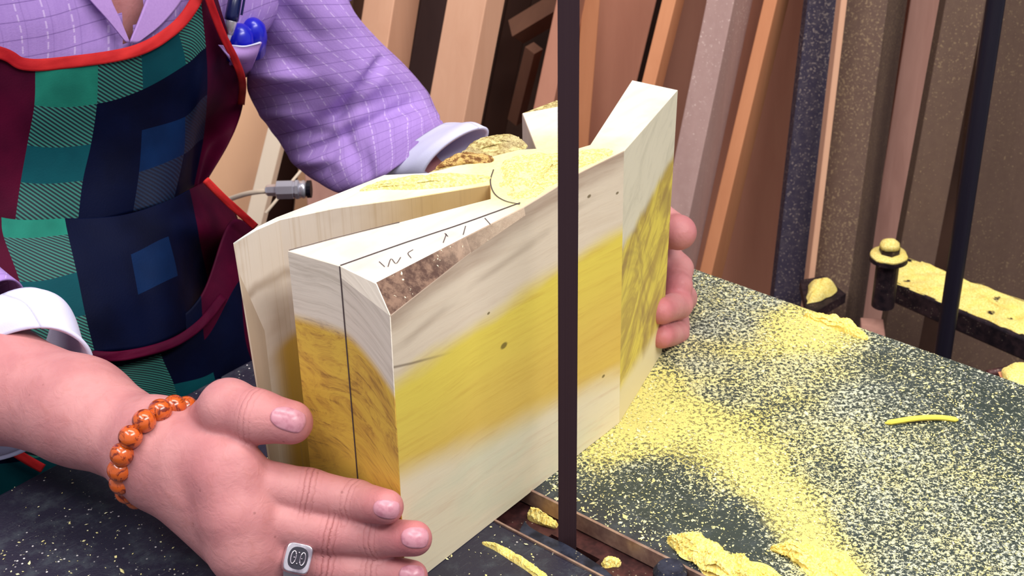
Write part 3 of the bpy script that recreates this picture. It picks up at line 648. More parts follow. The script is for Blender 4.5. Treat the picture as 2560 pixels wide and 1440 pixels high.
# ---- implicit surface helpers for the body
def cone_d(Q, a, b_, ra, rb):
    ab = b_-a; t = np.clip(((Q-a)@ab)/(ab@ab+1e-12), 0, 1)
    return np.linalg.norm(Q-a-t[..., None]*ab, axis=-1)-(ra+(rb-ra)*t)
def ell_d(Q, c, R, ax):
    q = (Q-c)@np.array(ax).T; k0 = np.linalg.norm(q/R, axis=-1); k1 = np.linalg.norm(q/(np.array(R)**2), axis=-1)+1e-9
    return k0*(k0-1)/k1
def smin(a, b_, k):
    h = np.maximum(k-np.abs(a-b_), 0)/k; return np.minimum(a, b_)-h*h*k*0.25
def surface_nets(lo, hi, h, groups):
    lo = np.array(lo, float); n = np.ceil((np.array(hi)-lo)/h).astype(int)+1
    D = np.full(n, 1.0, np.float32)
    ax = [lo[i]+np.arange(n[i])*h for i in range(3)]
    for prims, kin, kout in groups:
        G_ = np.full(n, 1.0, np.float32)
        los, his = [], []
        for pr in prims:
            kk = pr[5] if len(pr) > 5 else kin
            if pr[0] == 'c': _, a, b_, ra, rb = pr[:5]; m = max(ra, rb)+kk+kout+3*h; l = np.minimum(a, b_)-m; u = np.maximum(a, b_)+m
            else: _, c, R, A_ = pr[:4]; kk = kin; m = max(R)+kk+kout+3*h; l = c-m; u = c+m
            i0 = np.clip(np.floor((l-lo)/h).astype(int), 0, n); i1 = np.clip(np.ceil((u-lo)/h).astype(int)+1, 0, n)
            if (i1 <= i0).any(): continue
            sl = tuple(slice(i0[k], i1[k]) for k in range(3)); los.append(i0); his.append(i1)
            Q = np.stack(np.meshgrid(*[ax[k][sl[k]] for k in range(3)], indexing='ij'), -1)
            d = cone_d(Q, pr[1], pr[2], pr[3], pr[4]) if pr[0] == 'c' else ell_d(Q, pr[1], pr[2], pr[3])
            G_[sl] = smin(G_[sl], d.astype(np.float32), kk)
        if los:
            i0 = np.min(los, 0); i1 = np.max(his, 0); sl = tuple(slice(i0[k], i1[k]) for k in range(3)); D[sl] = smin(D[sl], G_[sl], kout)
    ins = D < 0; cnt = np.zeros(n-1, np.float32); acc = np.zeros(tuple(n-1)+(3,), np.float32)
    c0 = [(0, 0, 0), (0, 0, 1), (0, 1, 0), (0, 1, 1), (1, 0, 0), (1, 0, 1), (1, 1, 0), (1, 1, 1)]
    def cs(c): return tuple(slice(c[k], n[k]-1+c[k]) for k in range(3))
    for a in c0:
        for k in range(3):
            if a[k] == 0:
                b_ = list(a); b_[k] = 1; da, db = D[cs(a)], D[cs(b_)]; m = (da < 0) != (db < 0)
                if not m.any(): continue
                t = np.where(m, da/np.where(m, da-db, 1), 0)
                pnt = np.zeros(tuple(n-1)+(3,), np.float32); pnt[...] = np.array(a, np.float32); pnt[..., k] = t
                acc += pnt*m[..., None]; cnt += m
    act = cnt > 0; idx = -np.ones(tuple(n-1), np.int64); idx[act] = np.arange(act.sum())
    cell = np.argwhere(act); V = lo+(cell+acc[act]/cnt[act][:, None])*h; F = []
    for k in range(3):
        u, v = (k+1) % 3, (k+2) % 3; s0 = [slice(None)]*3; s1 = [slice(None)]*3; s0[k] = slice(0, n[k]-1); s1[k] = slice(1, n[k])
        e = np.argwhere(ins[tuple(s0)] != ins[tuple(s1)]); e = e[(e[:, u] > 0) & (e[:, v] > 0) & (e[:, u] < n[u]-1) & (e[:, v] < n[v]-1)]
        if not len(e): continue
        du = np.zeros(3, int); du[u] = 1; dv = np.zeros(3, int); dv[v] = 1
        q = [idx[tuple((e-x_).T)] for x_ in (du*0, du, du+dv, dv)]
        q = np.stack(q, 1); flip = ~ins[tuple(e.T)]; q[flip] = q[flip][:, ::-1]; F.append(q)
    return V, np.concatenate(F)
def C(a, b_, ra, rb, k=None): return ('c', np.array(a, float), np.array(b_, float), ra, rb) + ((k,) if k else ())
def chain(pts, rad): return [C(pts[i], pts[i+1], rad[i], rad[i+1]) for i in range(len(pts)-1)]

# ---- near hand (its back faces the camera)
wrist = PY(402, 1132, .585); fore0 = PY(-10, 958, .655); fore1 = PY(-420, 800, .74)
mcp = [PY(572, 1196, .556), PY(594, 1286, .547), PY(612, 1366, .542), PY(645, 1440, .541)]
F_idx = [mcp[0], PY(772, 1230, .556), PY(892, 1252, .552), PY(966, 1267, .536)]
F_mid = [mcp[1], PY(828, 1334, .546), PY(945, 1344, .542), PY(1036, 1346, .531)]
F_rng = [mcp[2], PY(820, 1412, .542), PY(940, 1426, .538), PY(1030, 1440, .530)]
F_lit = [mcp[3], PY(810, 1486, .538), PY(900, 1496, .535), PY(985, 1505, .530)]
T_h = [PY(500, 1100, .592), PY(572, 1022, .576), PY(642, 1041, .566), PY(728, 1056, .562)]
r_i = [.0125, .0110, .0096, .0082]; r_m = [.0125, .0102, .0092, .0084]; r_r = [.0120, .0094, .0085, .0076]; r_l = [.0105, .0080, .0072, .0064]
palm = [C(wrist, mcp[0], .0205, .0135), C(wrist, mcp[1], .021, .0140), C(wrist, mcp[2], .0205, .0135), C(PY(400, 1150, .585), mcp[3], .0185, .0125),
        C(mcp[0], mcp[1], .0128, .0128), C(mcp[1], mcp[2], .0128, .0122), C(mcp[2], mcp[3], .0122, .0115), C(PY(470, 1125, .572), PY(590, 1140, .556), .015, .0085)]
fore = [C(fore1, fore0, .043, .0305), C(fore0, PY(200, 1028, .622), .0305, .0268), C(PY(200, 1028, .622), wrist, .0268, .0210), C(PY(395, 1095, .588), PY(398, 1170, .583), .0185, .0185)]
def ext(p, q, r): d = q-p; return q+d/np.linalg.norm(d)*r
near = [(palm+fore, .010, .010), (chain(T_h, [.0150, .0140, .0124, .0104]), .004, .0025),
        (chain(F_idx, r_i), .003, .0022), (chain(F_mid, r_m), .003, .0022), (chain(F_rng, r_r), .003, .0022), (chain(F_lit, r_l), .003, .0022)]
for ch_, rw_ in ((mcp[0], .0205), (mcp[1], .021), (mcp[2], .0205)):       # tendons
    n_w = (CO-wrist)/np.linalg.norm(CO-wrist); n_m = (CO-ch_)/np.linalg.norm(CO-ch_)
    palm.append(('c', wrist*.75+ch_*.25+n_w*(rw_-.0035), ch_+n_m*.0095, .0028, .0036, .005))
# knuckle swells
near[0][0].extend([C(m_+[0, -.002, .001], m_+[.003, -.002, .001], .0128, .0128) for m_ in mcp[:3]])
# the fingers flow into the palm, so blend their first third strongly
for ch, r in ((F_idx, r_i), (F_mid, r_m), (F_rng, r_r), (F_lit, r_l)):
    near[0][0].append(C(ch[0], ch[0]+(ch[1]-ch[0])*.16, r[0]*.98, r[0]*.92))
    near[0][0].append(C(ch[1]-(ch[1]-ch[0])*.05, ch[1]+(ch[2]-ch[1])*.05, r[1]*1.05, r[1]*1.05)) if False else None
Vn, Fn = surface_nets((-.345, .495, -.012), (-.015, .765, .165), .00115, near)

# ---- far arm and hand (comes round behind the block, fingers over its right arm)
fs, fe = PY(745, -90, 1.0), PY(900, 350, 1.005); fc = PY(1042, 400, .942)
fx = PY(1140, 490, .90); fw_ = PY(1370, 568, .872); fp = np.array([.062, .862, .046])
fm = [np.array([.076, .846, .056]), np.array([.080, .846, .043]), np.array([.080, .842, .030]), np.array([.078, .838, .018])]
fi = [fm[0], PY(1697, 672, .822), PY(1696, 716, .797), PY(1686, 742, .792)]
fmi = [fm[1], PY(1705, 745, .815), PY(1696, 762, .788), PY(1650, 778, .757)]
fr = [fm[2], PY(1698, 812, .810), PY(1690, 832, .785), PY(1654, 842, .756)]
fl_ = [fm[3], PY(1698, 848, .812), PY(1692, 862, .792), PY(1684, 866, .785)]
ft = [fp+[0, -.005, .018], np.array([.070, .842, .080]), PY(1676, 576, .815), PY(1697, 581, .795)]
far_hand = [([C(fe, fc, .023, .0165), C(fc, fx, .0165, .018), C(fx, fw_, .018, .019), C(fw_, fp, .020, .018)]+[C(fw_, m_, .017, .0105) for m_ in fm]+[C(fm[0], fm[1], .011, .011), C(fm[1], fm[2], .011, .010), C(fm[2], fm[3], .010, .009)], .009, .006),
            (chain(ft, [.013, .012, .0115, .0112]), .003, .006), (chain(fi, [.0105, .0092, .0086, .0075]), .003, .0015), (chain(fmi, [.0105, .0094, .0088, .0082]), .003, .0015),
            (chain(fr, [.010, .0086, .0080, .0074]), .003, .0015), (chain(fl_, [.009, .0078, .0070, .0060]), .003, .0015)]
Vf, Ff = surface_nets((-.17, .745, -.02), (.135, 1.06, .16), .0016, far_hand)
# ---- torso and upper arms, coarse (under the clothes, only the chest shows at the collar)
aT = np.array([.7513, .66, 0]); nT_ = np.array([.66, -.7513, 0]); OT = np.array([-.242, .85, 0])
def TP(s, m, z): return OT+aT*s+nT_*m+np.array([0, 0, z])
def ss(x, a, b_): t = np.clip((x-a)/(b_-a), 0, 1); return t*t*(3-2*t)
def t_c(z): return -.115+.105*ss(z, .0, .20)
def t_w(z): return .130+.075*ss(z, .10, .17)
def t_m(z): return .075*ss(-z, -.14, .04)-.02*ss(z, .16, .30)
tor = [('e', TP(t_c(z), t_m(z)-.105, z), (t_w(z)-.018, .088, .10), [aT, nT_, [0, 0, 1]]) for z in (-.22, -.12, -.02, .08, .17, .24)]
tor += [C(TP(-.02, -.09, .24), TP(-.02, -.085, .34), .065, .055), C(TP(-.02, -.085, .20), fs, .05, .024, .012), C(TP(-.02, -.085, .20), TP(-.19, -.08, .27), .06, .055)]
tor += [C(fs, fe, .024, .022, .006)]
nl = TP(-.19, -.08, .27); ne = np.array([-.36, .78, .06])
tor += [C(nl, ne, .048, .04), C(ne, fore1, .04, .040)]
tor += [C(TP(t_c(-.2)-.09, -.08, -.22), TP(-.22, -.08, -.55), .08, .07), C(TP(t_c(-.2)+.05, -.08, -.22), TP(-.07, -.10, -.55), .08, .07), C(TP(-.22, -.08, -.55), TP(-.22, -.10, -.91), .06, .04), C(TP(-.07, -.10, -.55), TP(-.07, -.12, -.91), .06, .04)]
tor += [C(TP(-.22, -.10, -.92), TP(-.22, .03, -.925), .04, .025), C(TP(-.07, -.12, -.92), TP(-.07, .01, -.925), .04, .025)]
hf = nT_*.78+np.array([0, 0, -.62]); hf /= np.linalg.norm(hf); hs = aT; hu = np.cross(hs, hf); hu = hu if hu[2] > 0 else -hu
hc0 = TP(-.035, .02, .455)
def HP(a_, b_, c_): return hc0+hs*a_+hf*b_+hu*c_
hx = [hs, hf, hu]
head = [('e', HP(0, -.012, .018), (.076, .094, .090), hx), ('e', HP(0, .022, -.045), (.056, .062, .060), hx), ('e', HP(0, .060, -.082), (.024, .022, .018), hx),
        C(HP(0, .078, .012), HP(0, .100, -.026), .008, .0125), C(HP(-.012, .088, -.030), HP(.012, .088, -.030), .009, .009), C(HP(-.022, .079, -.055), HP(.022, .079, -.055), .0075, .0075), C(HP(-.018, .077, -.066), HP(.018, .077, -.066), .008, .008),
        C(HP(-.045, .068, .022), HP(-.012, .080, .020), .009, .009), C(HP(.045, .068, .022), HP(.012, .080, .020), .009, .009), C(HP(-.042, .052, -.022), HP(-.030, .060, -.030), .018, .016), C(HP(.042, .052, -.022), HP(.030, .060, -.030), .018, .016),
        ('e', HP(-.079, -.012, -.012), (.010, .020, .032), hx), ('e', HP(.079, -.012, -.012), (.010, .020, .032), hx), C(HP(-.031, .066, .004), HP(-.031, .067, .004), .0125, .0125), C(HP(.031, .066, .004), HP(.031, .067, .004), .0125, .0125),
        C(TP(-.02, -.075, .31), HP(0, -.03, -.06), .056, .052)]
Vh, Fh = surface_nets(hc0-.17, hc0+.17, .0042, [(head, .012, .004)])
Vt, Ft = surface_nets((-.80, .58, -.96), (.08, 1.30, .40), .011, [(tor, .03, .01)])
keep = np.ones(len(Ft), bool)
bV, bF = join([(Vn, Fn), (Vf, Ff), (Vt, Ft), (Vh, Fh)])
bV = np.asarray(bV)
# attributes: redness near the knuckles, crease coordinates across finger joints, palm veins
red = np.zeros(len(bV)); crs = np.zeros(len(bV)); crm = np.zeros(len(bV))
for p_, r_, w_ in [(mcp[0], .016, .8), (mcp[1], .015, .6), (mcp[2], .015, .5), (F_idx[1], .010, .5), (F_mid[1], .010, .6), (F_rng[1], .010, .5), (F_idx[3], .011, .7), (F_mid[3], .012, .9), (F_rng[3], .011, .7), (T_h[3], .013, .6), (T_h[2], .014, .4)]+[(q[-1], .012, 1.0) for q in (fi, fmi, fr, fl_)]+[(ft[-1], .012, .7), (fore0, .05, .35)]:
    red = np.maximum(red, w_*np.exp(-(np.linalg.norm(bV-p_, axis=1)/r_)**2))
for ch, j, w_ in [(F_idx, 1, 1), (F_mid, 1, 1), (F_rng, 1, 1), (F_idx, 2, .5), (F_mid, 2, .5), (F_rng, 2, .5), (T_h, 2, .8)]:
    ax_ = ch[j+1]-ch[j-1]; ax_ /= np.linalg.norm(ax_); rel = bV-ch[j]; t = rel@ax_; dist = np.linalg.norm(rel, axis=1)
    m = np.exp(-(t/.0042)**2)*np.exp(-(dist/.013)**4)*w_*(rel@(-FW) > 0.0); crs = np.where(m > crm, t*1000, crs); crm = np.maximum(m, crm)
def skin_fn(b):
    o = b.obj(); r = b.attr('redness'); cm = b.attr('crease_mask'); ct = b.attr('crease_pos')
    n1 = b.noise(o, 45, 3); n2 = b.noise(o, 420, 3, 0.6); n3 = b.noise(o, 150, 3, 0.65, 0.5)
    c = b.mix(n1.step(0.35, 0.7)*0.55, lin(202, 140, 138), lin(176, 110, 112))
    c = b.mix(r*0.7, c, lin(190, 92, 102)); c = b.mix(n3.step(0.5, 0.75)*0.3, c, lin(180, 112, 104))
    c = b.mix(b.vor(o, 75).step(0.07, 0.03)*0.4, c, lin(120, 66, 60))
    g = (ct*1.15+n3*3.0+n1*2.0).sin().abs().pow(0.6)
    c = b.mix((1.0-g)*cm*0.9, c, lin(150, 74, 70))
    h = n2*0.12+n3*0.55+g*cm*1.3
    return dict(c=c, r=0.48+n2*0.15, b=h, bs=0.6, bd=0.0013, s=0.4, sss=0.12)
M_skin = mat('skin', skin_fn)
body = mesh('body', bV, bF, M_skin, per, smooth=True, attrs={'redness': red, 'crease_mask': crm, 'crease_pos': crs})
sm = body.modifiers.new('smooth', 'SMOOTH'); sm.factor = 0.5; sm.iterations = 3
# nails
def nail_fn(b): return dict(c=b.mix(b.noise(b.obj(), 300, 2).step(.4, .7), lin(204, 142, 154), lin(186, 120, 134)), r=0.32, s=0.6)
M_nail = mat('fingernail', nail_fn)
from mathutils.bvhtree import BVHTree
bvh = BVHTree.FromPolygons([tuple(v) for v in np.concatenate([Vn, Vf])], [tuple(int(i) for i in f) for f in np.concatenate([Fn, Ff+len(Vn)])])
def nail_px(x, y, ax_px, L, Wd, lift=.0004):
    """nail lying on the finger tip seen at the pixel, pointing towards ax_px"""
    d = ray(x, y); d = d/np.linalg.norm(d); hit, hn, _, _ = bvh.ray_cast(mathutils.Vector(CO), mathutils.Vector(d))
    if hit is None: return
    c = np.array(hit); t = c[1]; nrm = np.array(hn); nrm = nrm if nrm@d < 0 else -nrm
    pts_n = [np.array(bvh.find_nearest(mathutils.Vector(c+np.array(o_)*.004))[1]) for o_ in ((1, 0, 0), (-1, 0, 0), (0, 0, 1), (0, 0, -1))]
    nrm = nrm+sum(q if q@d < 0 else -q for q in pts_n); nrm /= np.linalg.norm(nrm)
    ax_ = PY(*ax_px, t)-c; ax_ = ax_-nrm*(ax_@nrm); ax_ /= np.linalg.norm(ax_); s_ = np.cross(ax_, nrm); V = []; F = []; nu, nv = 16, 14
    for i in range(nu+1):
        u = i/nu*2-1
        for j in range(nv+1):
            v = j/nv*2-1; wl_ = (1-max(0, -u)**2.6*.40)*(1-max(0, u)**4*.22); uu = u*(1-.13*v*v*(1 if u < 0 else 1.3))
            p = c+ax_*uu*L/2+s_*v*Wd/2*wl_; h_, n2_, _, _ = bvh.ray_cast(mathutils.Vector(p+nrm*.008), mathutils.Vector(-nrm), .02)
            q = np.array(h_) if h_ is not None else p-nrm*.002
            V.append(q+nrm*(lift+.0005*(1-v*v)*(1-u*u*.3)))
    V = np.array(V); Gd = V.reshape(nu+1, nv+1, 3)
    for _ in range(3): Gd[1:-1, 1:-1] = (Gd[:-2, 1:-1]+Gd[2:, 1:-1]+Gd[1:-1, :-2]+Gd[1:-1, 2:])/4
    V = list(Gd.reshape(-1, 3)); n_ = len(V); V += [p-nrm*.0014 for p in V]
    for i in range(nu):
        for j in range(nv): a = i*(nv+1)+j; F.append((a, a+1, a+nv+2, a+nv+1)); F.append((n_+a, n_+a+nv+1, n_+a+nv+2, n_+a+1))
    rim = [(0, j) for j in range(nv+1)]+[(i, nv) for i in range(1, nu+1)]+[(nu, j) for j in range(nv-1, -1, -1)]+[(i, 0) for i in range(nu-1, 0, -1)]
    rr = [i*(nv+1)+j for i, j in rim]
    for k in range(len(rr)): a, b2 = rr[k], rr[(k+1) % len(rr)]; F.append((a, b2, n_+b2, n_+a))
    return fix_normals(mesh('fingernail', V, F, M_nail, body, smooth=True))
cd = lambda p: (CO-p)/np.linalg.norm(CO-p)
nail_px(720, 1047, (786, 1068), .0165, .0108)
nail_px(966, 1274, (1030, 1284), .0125, .0086)
nail_px(1038, 1344, (1110, 1346), .0130, .0096)
nail_px(1030, 1436, (1090, 1440), .0120, .0088)

# hair and eyes (above the frame)
hrV, hrF = surface_nets(hc0-.17, hc0+.17, .005, [([('e', HP(0, -.026, .036), (.082, .094, .090), hx), ('e', HP(0, -.058, -.010), (.070, .060, .062), hx)], .02, .004)])
def hair_fn(b): n = b.noise(b.obj(), 120, 4, .7, 1.0); return dict(c=b.mix(n, lin(40, 36, 36), lin(96, 90, 90)), r=.6, b=n, bs=.6, bd=.002, s=.3)
hrV = np.asarray(hrV); hrV = hrV+(wob(hrV, 160)*.0012)[:, None]*((hrV-hc0)/np.linalg.norm(hrV-hc0, axis=1)[:, None])
mesh('hair', hrV, hrF, mat('hair', hair_fn), per, smooth=True)
for e_ in (-1, 1):
    V, F = lathe(HP(.031*e_, .066, .004)-hf*.012, HP(.031*e_, .066, .004)+hf*.0142, [((1-math.cos(t))/2, .0131*math.sin(t)+.0001) for t in np.linspace(.05, math.pi-.05, 15)], 20)
    ey = mesh('eye', V, F, [mat('eye_white', lambda b: dict(c=lin(225, 220, 215), r=.2)), mat('iris', lambda b: dict(c=lin(40, 26, 18), r=.1))], per, smooth=True)
    for p_ in ey.data.polygons:
        if (np.array(p_.center)+np.array(per.location)-HP(.031*e_, .066, .004))@hf > .0125: p_.material_index = 1
# ---- ring on the ring finger
ra_, rb_ = F_rng[0], F_rng[1]; rt = (rb_-ra_)/np.linalg.norm(rb_-ra_)
rc = ra_+(rb_-ra_)*.62; u_ = cd(rc); u_ = u_-rt*(u_@rt); u_ /= np.linalg.norm(u_); v_ = np.cross(rt, u_)
ring = empty('finger_ring', rc, None); ring.parent = per; ring.location = tuple(rc-np.array(per.location)); ring['label'] = 'silver signet ring on the ring finger'
M_sil = mat('silver', lambda b: dict(c=b.mix(b.noise(b.obj(), 200, 3).step(.4, .7), lin(226, 220, 226), lin(170, 160, 170)), r=0.25, m=0.9))
M_sild = mat('dark_silver', lambda b: dict(c=lin(52, 50, 60), r=0.5, m=0.5))
V = []; F = []; n_ = 40
for i in range(n_):
    a = 2*math.pi*i/n_; d = u_*math.cos(a)+v_*math.sin(a); wd = .0032+.0032*max(0, math.cos(a))**1.5
    for rr, tt in ((.0112, -wd), (.0128, -wd*.9), (.0128, wd*.9), (.0112, wd)): V.append(rc+d*rr+rt*tt)
for i in range(n_):
    for k in range(4): a = i*4+k; b2 = i*4+(k+1) % 4; j = ((i+1) % n_)*4; F.append((a, b2, j+(k+1) % 4, j+k))
fix_normals(mesh('ring_band', V, F, M_sil, ring, smooth=False))
up_ = u_; fc_ = rc+up_*.0138
def disc(c, ex, ey, nz, rx, ry, h, n=28, sq=2.0):
    tp_, bt_ = [], []
    for i in range(n):
        a = 2*math.pi*i/n; cx, sy = math.cos(a), math.sin(a); cx = math.copysign(abs(cx)**(2/sq), cx); sy = math.copysign(abs(sy)**(2/sq), sy)
        q = c+ex*rx*cx+ey*ry*sy; tp_.append(q+nz*h); bt_.append(q+(ex*rx*cx+ey*ry*sy)*.12-nz*.002)
    return prism(tp_, bt_)
sgn = mesh('ring_face', *disc(fc_, rt, v_, up_, .0062, .0068, .0012, 32, 4.5), M_sil, ring); fix_normals(sgn); bevel(sgn, .0004)
fix_normals(mesh('ring_inlay', *disc(fc_+up_*.0012, rt, v_, up_, .0046, .0052, .0002, 28, 2.6), M_sild, ring))
pts_ = []
for s_ in (-1, 1):
    pts_.append(tube([fc_+up_*.0016+rt*(.0022*s_+.0012*math.cos(a))+v_*(.0030*math.sin(a)) for a in np.linspace(0, 6.283, 20)], .00035, 8, False))
for a in np.linspace(0, 6.283, 9)[:-1]: pts_.append(lathe(fc_+up_*.0013+rt*.0018*math.cos(a)+v_*.0026*math.sin(a), fc_+up_*.0021+rt*.0018*math.cos(a)+v_*.0026*math.sin(a), [(0, .0006), (1, .0003)], 8))
mesh('ring_emblem', *join(pts_), M_sil, ring, smooth=True)

# ---- bead bracelet
bc = PY(408, 1134, .588)
axis = wrist-fore0; axis /= np.linalg.norm(axis)
tc = PY(446, 1004, .590)-bc; rE1 = .0262
e1 = tc/np.linalg.norm(tc); e2 = PY(303, 1142, .564)-bc; rE2 = np.linalg.norm(e2); e2 = e2/rE2
br = empty('bead_bracelet', bc); br.parent = per; br.location = tuple(bc-np.array(per.location)); br['label'] = 'bracelet of round orange brown beads'
def bead_fn(b):
    o = b.obj(); n = b.noise(o, 130, 3, 0.6, 2.0)
    return dict(c=b.mix(n.step(0.48, 0.62), lin(206, 92, 26), lin(116, 36, 12)), r=0.22, s=0.6, coat=0.5)
M_bead = mat('glossy_bead', bead_fn)
angs = []; tot = []; A_ = np.linspace(0, 2*math.pi, 721)
ptsb = np.array([bc+e1*max(.0285, rE1*1.05)*math.cos(a)+e2*(rE2 if math.sin(a) > 0 else rE2*1.0)*math.sin(a) for a in A_])
Ls = np.concatenate([[0], np.cumsum(np.linalg.norm(np.diff(ptsb, axis=0), axis=1))]); NB = int(round(Ls[-1]/.0100)); bead_me = None
for i in range(NB):
    p = np.array([np.interp((i+.2)/NB*Ls[-1], Ls, ptsb[:, k]) for k in range(3)])
    if bead_me is None:
        V, F = lathe([0, 0, -.0057], [0, 0, .0057], [((1-math.cos(t))/2, .0057*math.sin(t)+.0002) for t in np.linspace(0.02, math.pi-0.02, 17)], 24)
        bo_ = mesh('bead', V+p, F, M_bead, br, smooth=True); bead_me = bo_; bo_.location = (0, 0, 0); base = p
        for v in bo_.data.vertices: v.co = mathutils.Vector(np.array(v.co)-(p-bc))
        bo_.location = tuple(p-bc)
    else:
        bo_ = bead_me.copy(); COL.objects.link(bo_); bo_.parent = br; bo_.location = tuple(p-bc)
    bo_.rotation_euler = (random.uniform(0, 6), random.uniform(0, 6), random.uniform(0, 6))

# ---------------------------------------------------------------- clothing
def shirt_fn(b):
    u, v, _ = b.sep(b.uv()); o = b.obj()
    n = b.noise(o, 30, 2); wv = b.noise(o, 900, 2, 0.6)
    pu = ((u+n*0.002)/0.0120).frac(); pv = ((v+n*0.002)/0.0105).frac()
    l1 = (pv-0.5).abs().step(0.045, 0.015); l2 = (pu-0.5).abs().step(0.05, 0.015); dash = (v/0.0063).frac().step(0.25, 0.35)
    l3 = ((pu+0.22).frac()-0.5).abs().step(0.035, 0.01)
    c = b.mix(b.noise(b.comb(u*700, v*60, 0.0), 1.0, 2).step(.35, .65)*0.25, lin(170, 138, 206), lin(152, 120, 192))
    c = b.mix(l2*dash*0.55, c, lin(222, 200, 240)); c = b.mix(l1*0.55, c, lin(104, 76, 140)); c = b.mix(l3*0.25, c, lin(120, 92, 160))
    return dict(c=c, r=0.85, b=wv, bs=0.25, bd=0.0006, s=0.15)
M_shirt = mat('purple_checked_cotton', shirt_fn)
M_cuffm = mat('white_lining', lambda b: dict(c=b.mix(b.noise(b.obj(), 40, 2), lin(222, 222, 244), lin(204, 206, 236)), r=0.85, b=b.noise(b.obj(), 1200, 1), bs=0.15, bd=0.0004, s=0.15))
def solid(o, t, off=-1.0):
    m = o.modifiers.new('thickness', 'SOLIDIFY'); m.thickness = t; m.offset = off; return o
def loft(rings, n, parent, name, m, span=6, fold=None, depth=.85, uv0=0.0, thick=0.0012, tilt=0.0):
    """rings: (left pixel, right pixel, distance)"""
    Ls_ = cr([PY(*a, Y) for a, b_, Y in rings], span); Rs = cr([PY(*b_, Y) for a, b_, Y in rings], span)
    ctr = (Ls_+Rs)/2; T = np.gradient(ctr, axis=0); V = []; UV = []; F = []; s_ = 0; N = len(ctr)
    arc_ = np.concatenate([[0], np.cumsum(np.linalg.norm(np.diff(ctr, axis=0), axis=1))])
    for i in range(N):
        e = (Rs[i]-Ls_[i]); r_ = np.linalg.norm(e)/2; e = e/np.linalg.norm(e); t = T[i]/np.linalg.norm(T[i]); w = cd(ctr[i]); w = w-e*(w@e); w /= np.linalg.norm(w)
        for k in range(n+1):
            a = 2*math.pi*k/n; d = e*math.cos(a)+w*math.sin(a)*depth
            p = ctr[i]+d*r_+t*math.sin(a)*tilt
            if fold is not None: p = p+d*fold(i/(N-1), a, p)
            V.append(p); UV.append((a*r_*.9, arc_[i]+uv0))
    for i in range(N-1):
        for k in range(n): a = i*(n+1)+k; F.append((a, a+1, a+n+2, a+n+1))
    o = mesh(name, V, F, m, parent, uvs=UV, smooth=True); solid(o, thick); return o
def ridge(i, a, i0, a0, i1, a1, w, h):           # crease between two points of the sleeve
    P0 = np.array([i0, a0/3.2]); P1 = np.array([i1, a1/3.2]); q = np.array([i, a/3.2]); d = P1-P0; t = np.clip((q-P0)@d/(d@d), 0, 1)
    return h*math.exp(-(np.linalg.norm(q-P0-t*d)/w)**2)*math.sin(math.pi*min(1, .15+t*.85))
FOLDS = []
def add_fold(x0, y0, x1, y1, w, h): FOLDS.append((x0, y0, x1, y1, w, h))
# creases given where they run over the sleeve: (pixel start, pixel end, half width px, depth m)
for f_ in [(838, 286, 905, 215, 16, -.006), (905, 215, 958, 150, 13, -.005), (840, 262, 960, 200, 34, .004), (760, 320, 900, 262, 18, -.004), (700, 345, 820, 330, 16, -.004), (870, 330, 1030, 262, 18, -.005),
           (760, 385, 870, 335, 14, -.004), (740, 400, 840, 400, 20, .004), (868, 350, 900, 420, 16, -.004), (800, 430, 860, 360, 14, -.003), (905, 360, 930, 440, 14, -.003), (640, 240, 800, 230, 26, -.004), (640, 190, 760, 200, 22, .003),
           (900, 300, 1060, 300, 30, .004), (665, 120, 760, 170, 24, -.003), (700, 20, 790, 90, 26, -.003), (660, 290, 760, 290, 16, .003)]: add_fold(*f_)
def sleeve_fold(i, a, p):
    if math.sin(a) < -0.2: return .002*wob(p, 40)
    q = proj(p); h = 0.0
    for x0, y0, x1, y1, w, hh in FOLDS:
        d = np.array([x1-x0, y1-y0]); r_ = q-np.array([x0, y0]); t = np.clip(r_@d/(d@d), 0, 1); dd = np.linalg.norm(r_-t*d)
        h += 1.7*hh*math.exp(-(dd/w)**2)*(0.3+0.7*math.sin(math.pi*(.1+.8*t)))
    return h*max(0, min(1, math.sin(a)*2.2))+.0018*wob(p, 45)+.0007*wob(p, 140)
shirt = empty('shirt', (-.42, 1.05, -.1)); shirt.parent = per; shirt.location = tuple(np.array([-.42, 1.05, -.1])-np.array(per.location)); shirt['label'] = 'purple checked long sleeved shirt'
loft([((640, -250), (770, -290), .98), ((655, -100), (812, -130), .97), ((652, 20), (878, 15), .97), ((640, 120), (938, 92), .98), ((622, 228), (1010, 162), .99), ((665, 300), (1062, 222), 1.0), ((728, 388), (1085, 268), .99),
      ((790, 448), (1098, 292), .97), ((862, 478), (1106, 306), .945), ((950, 450), (1114, 316), .925)], 110, shirt, 'sleeve', M_shirt, 12, sleeve_fold)
loft([((938, 452), (1104, 310), .93), ((978, 440), (1142, 308), .918), ((1030, 446), (1172, 306), .905), ((1085, 452), (1196, 318), .895)], 64, shirt, 'cuff', M_cuffm, 8, lambda i, a, p: .0010*wob(p, 60), thick=0.0022, tilt=-.016)
# near sleeve: only its turned cuff is in the frame
loft([((-150, 1120), (60, 742), .66)[:0] or ((-560, 1050), (-430, 520), .80), ((-330, 1120), (-160, 620), .72), ((-170, 1150), (-30, 712), .682)], 80, shirt, 'sleeve', M_shirt, 10, lambda i, a, p: .002*wob(p, 40), tilt=-.045)
loft([((-150, 1160), (5, 733), .676), ((-90, 1166), (60, 762), .664), ((-55, 1160), (100, 822), .655)], 80, shirt, 'cuff', M_cuffm, 8, lambda i, a, p: .0012*wob(p, 60), thick=0.0022, tilt=-.055)
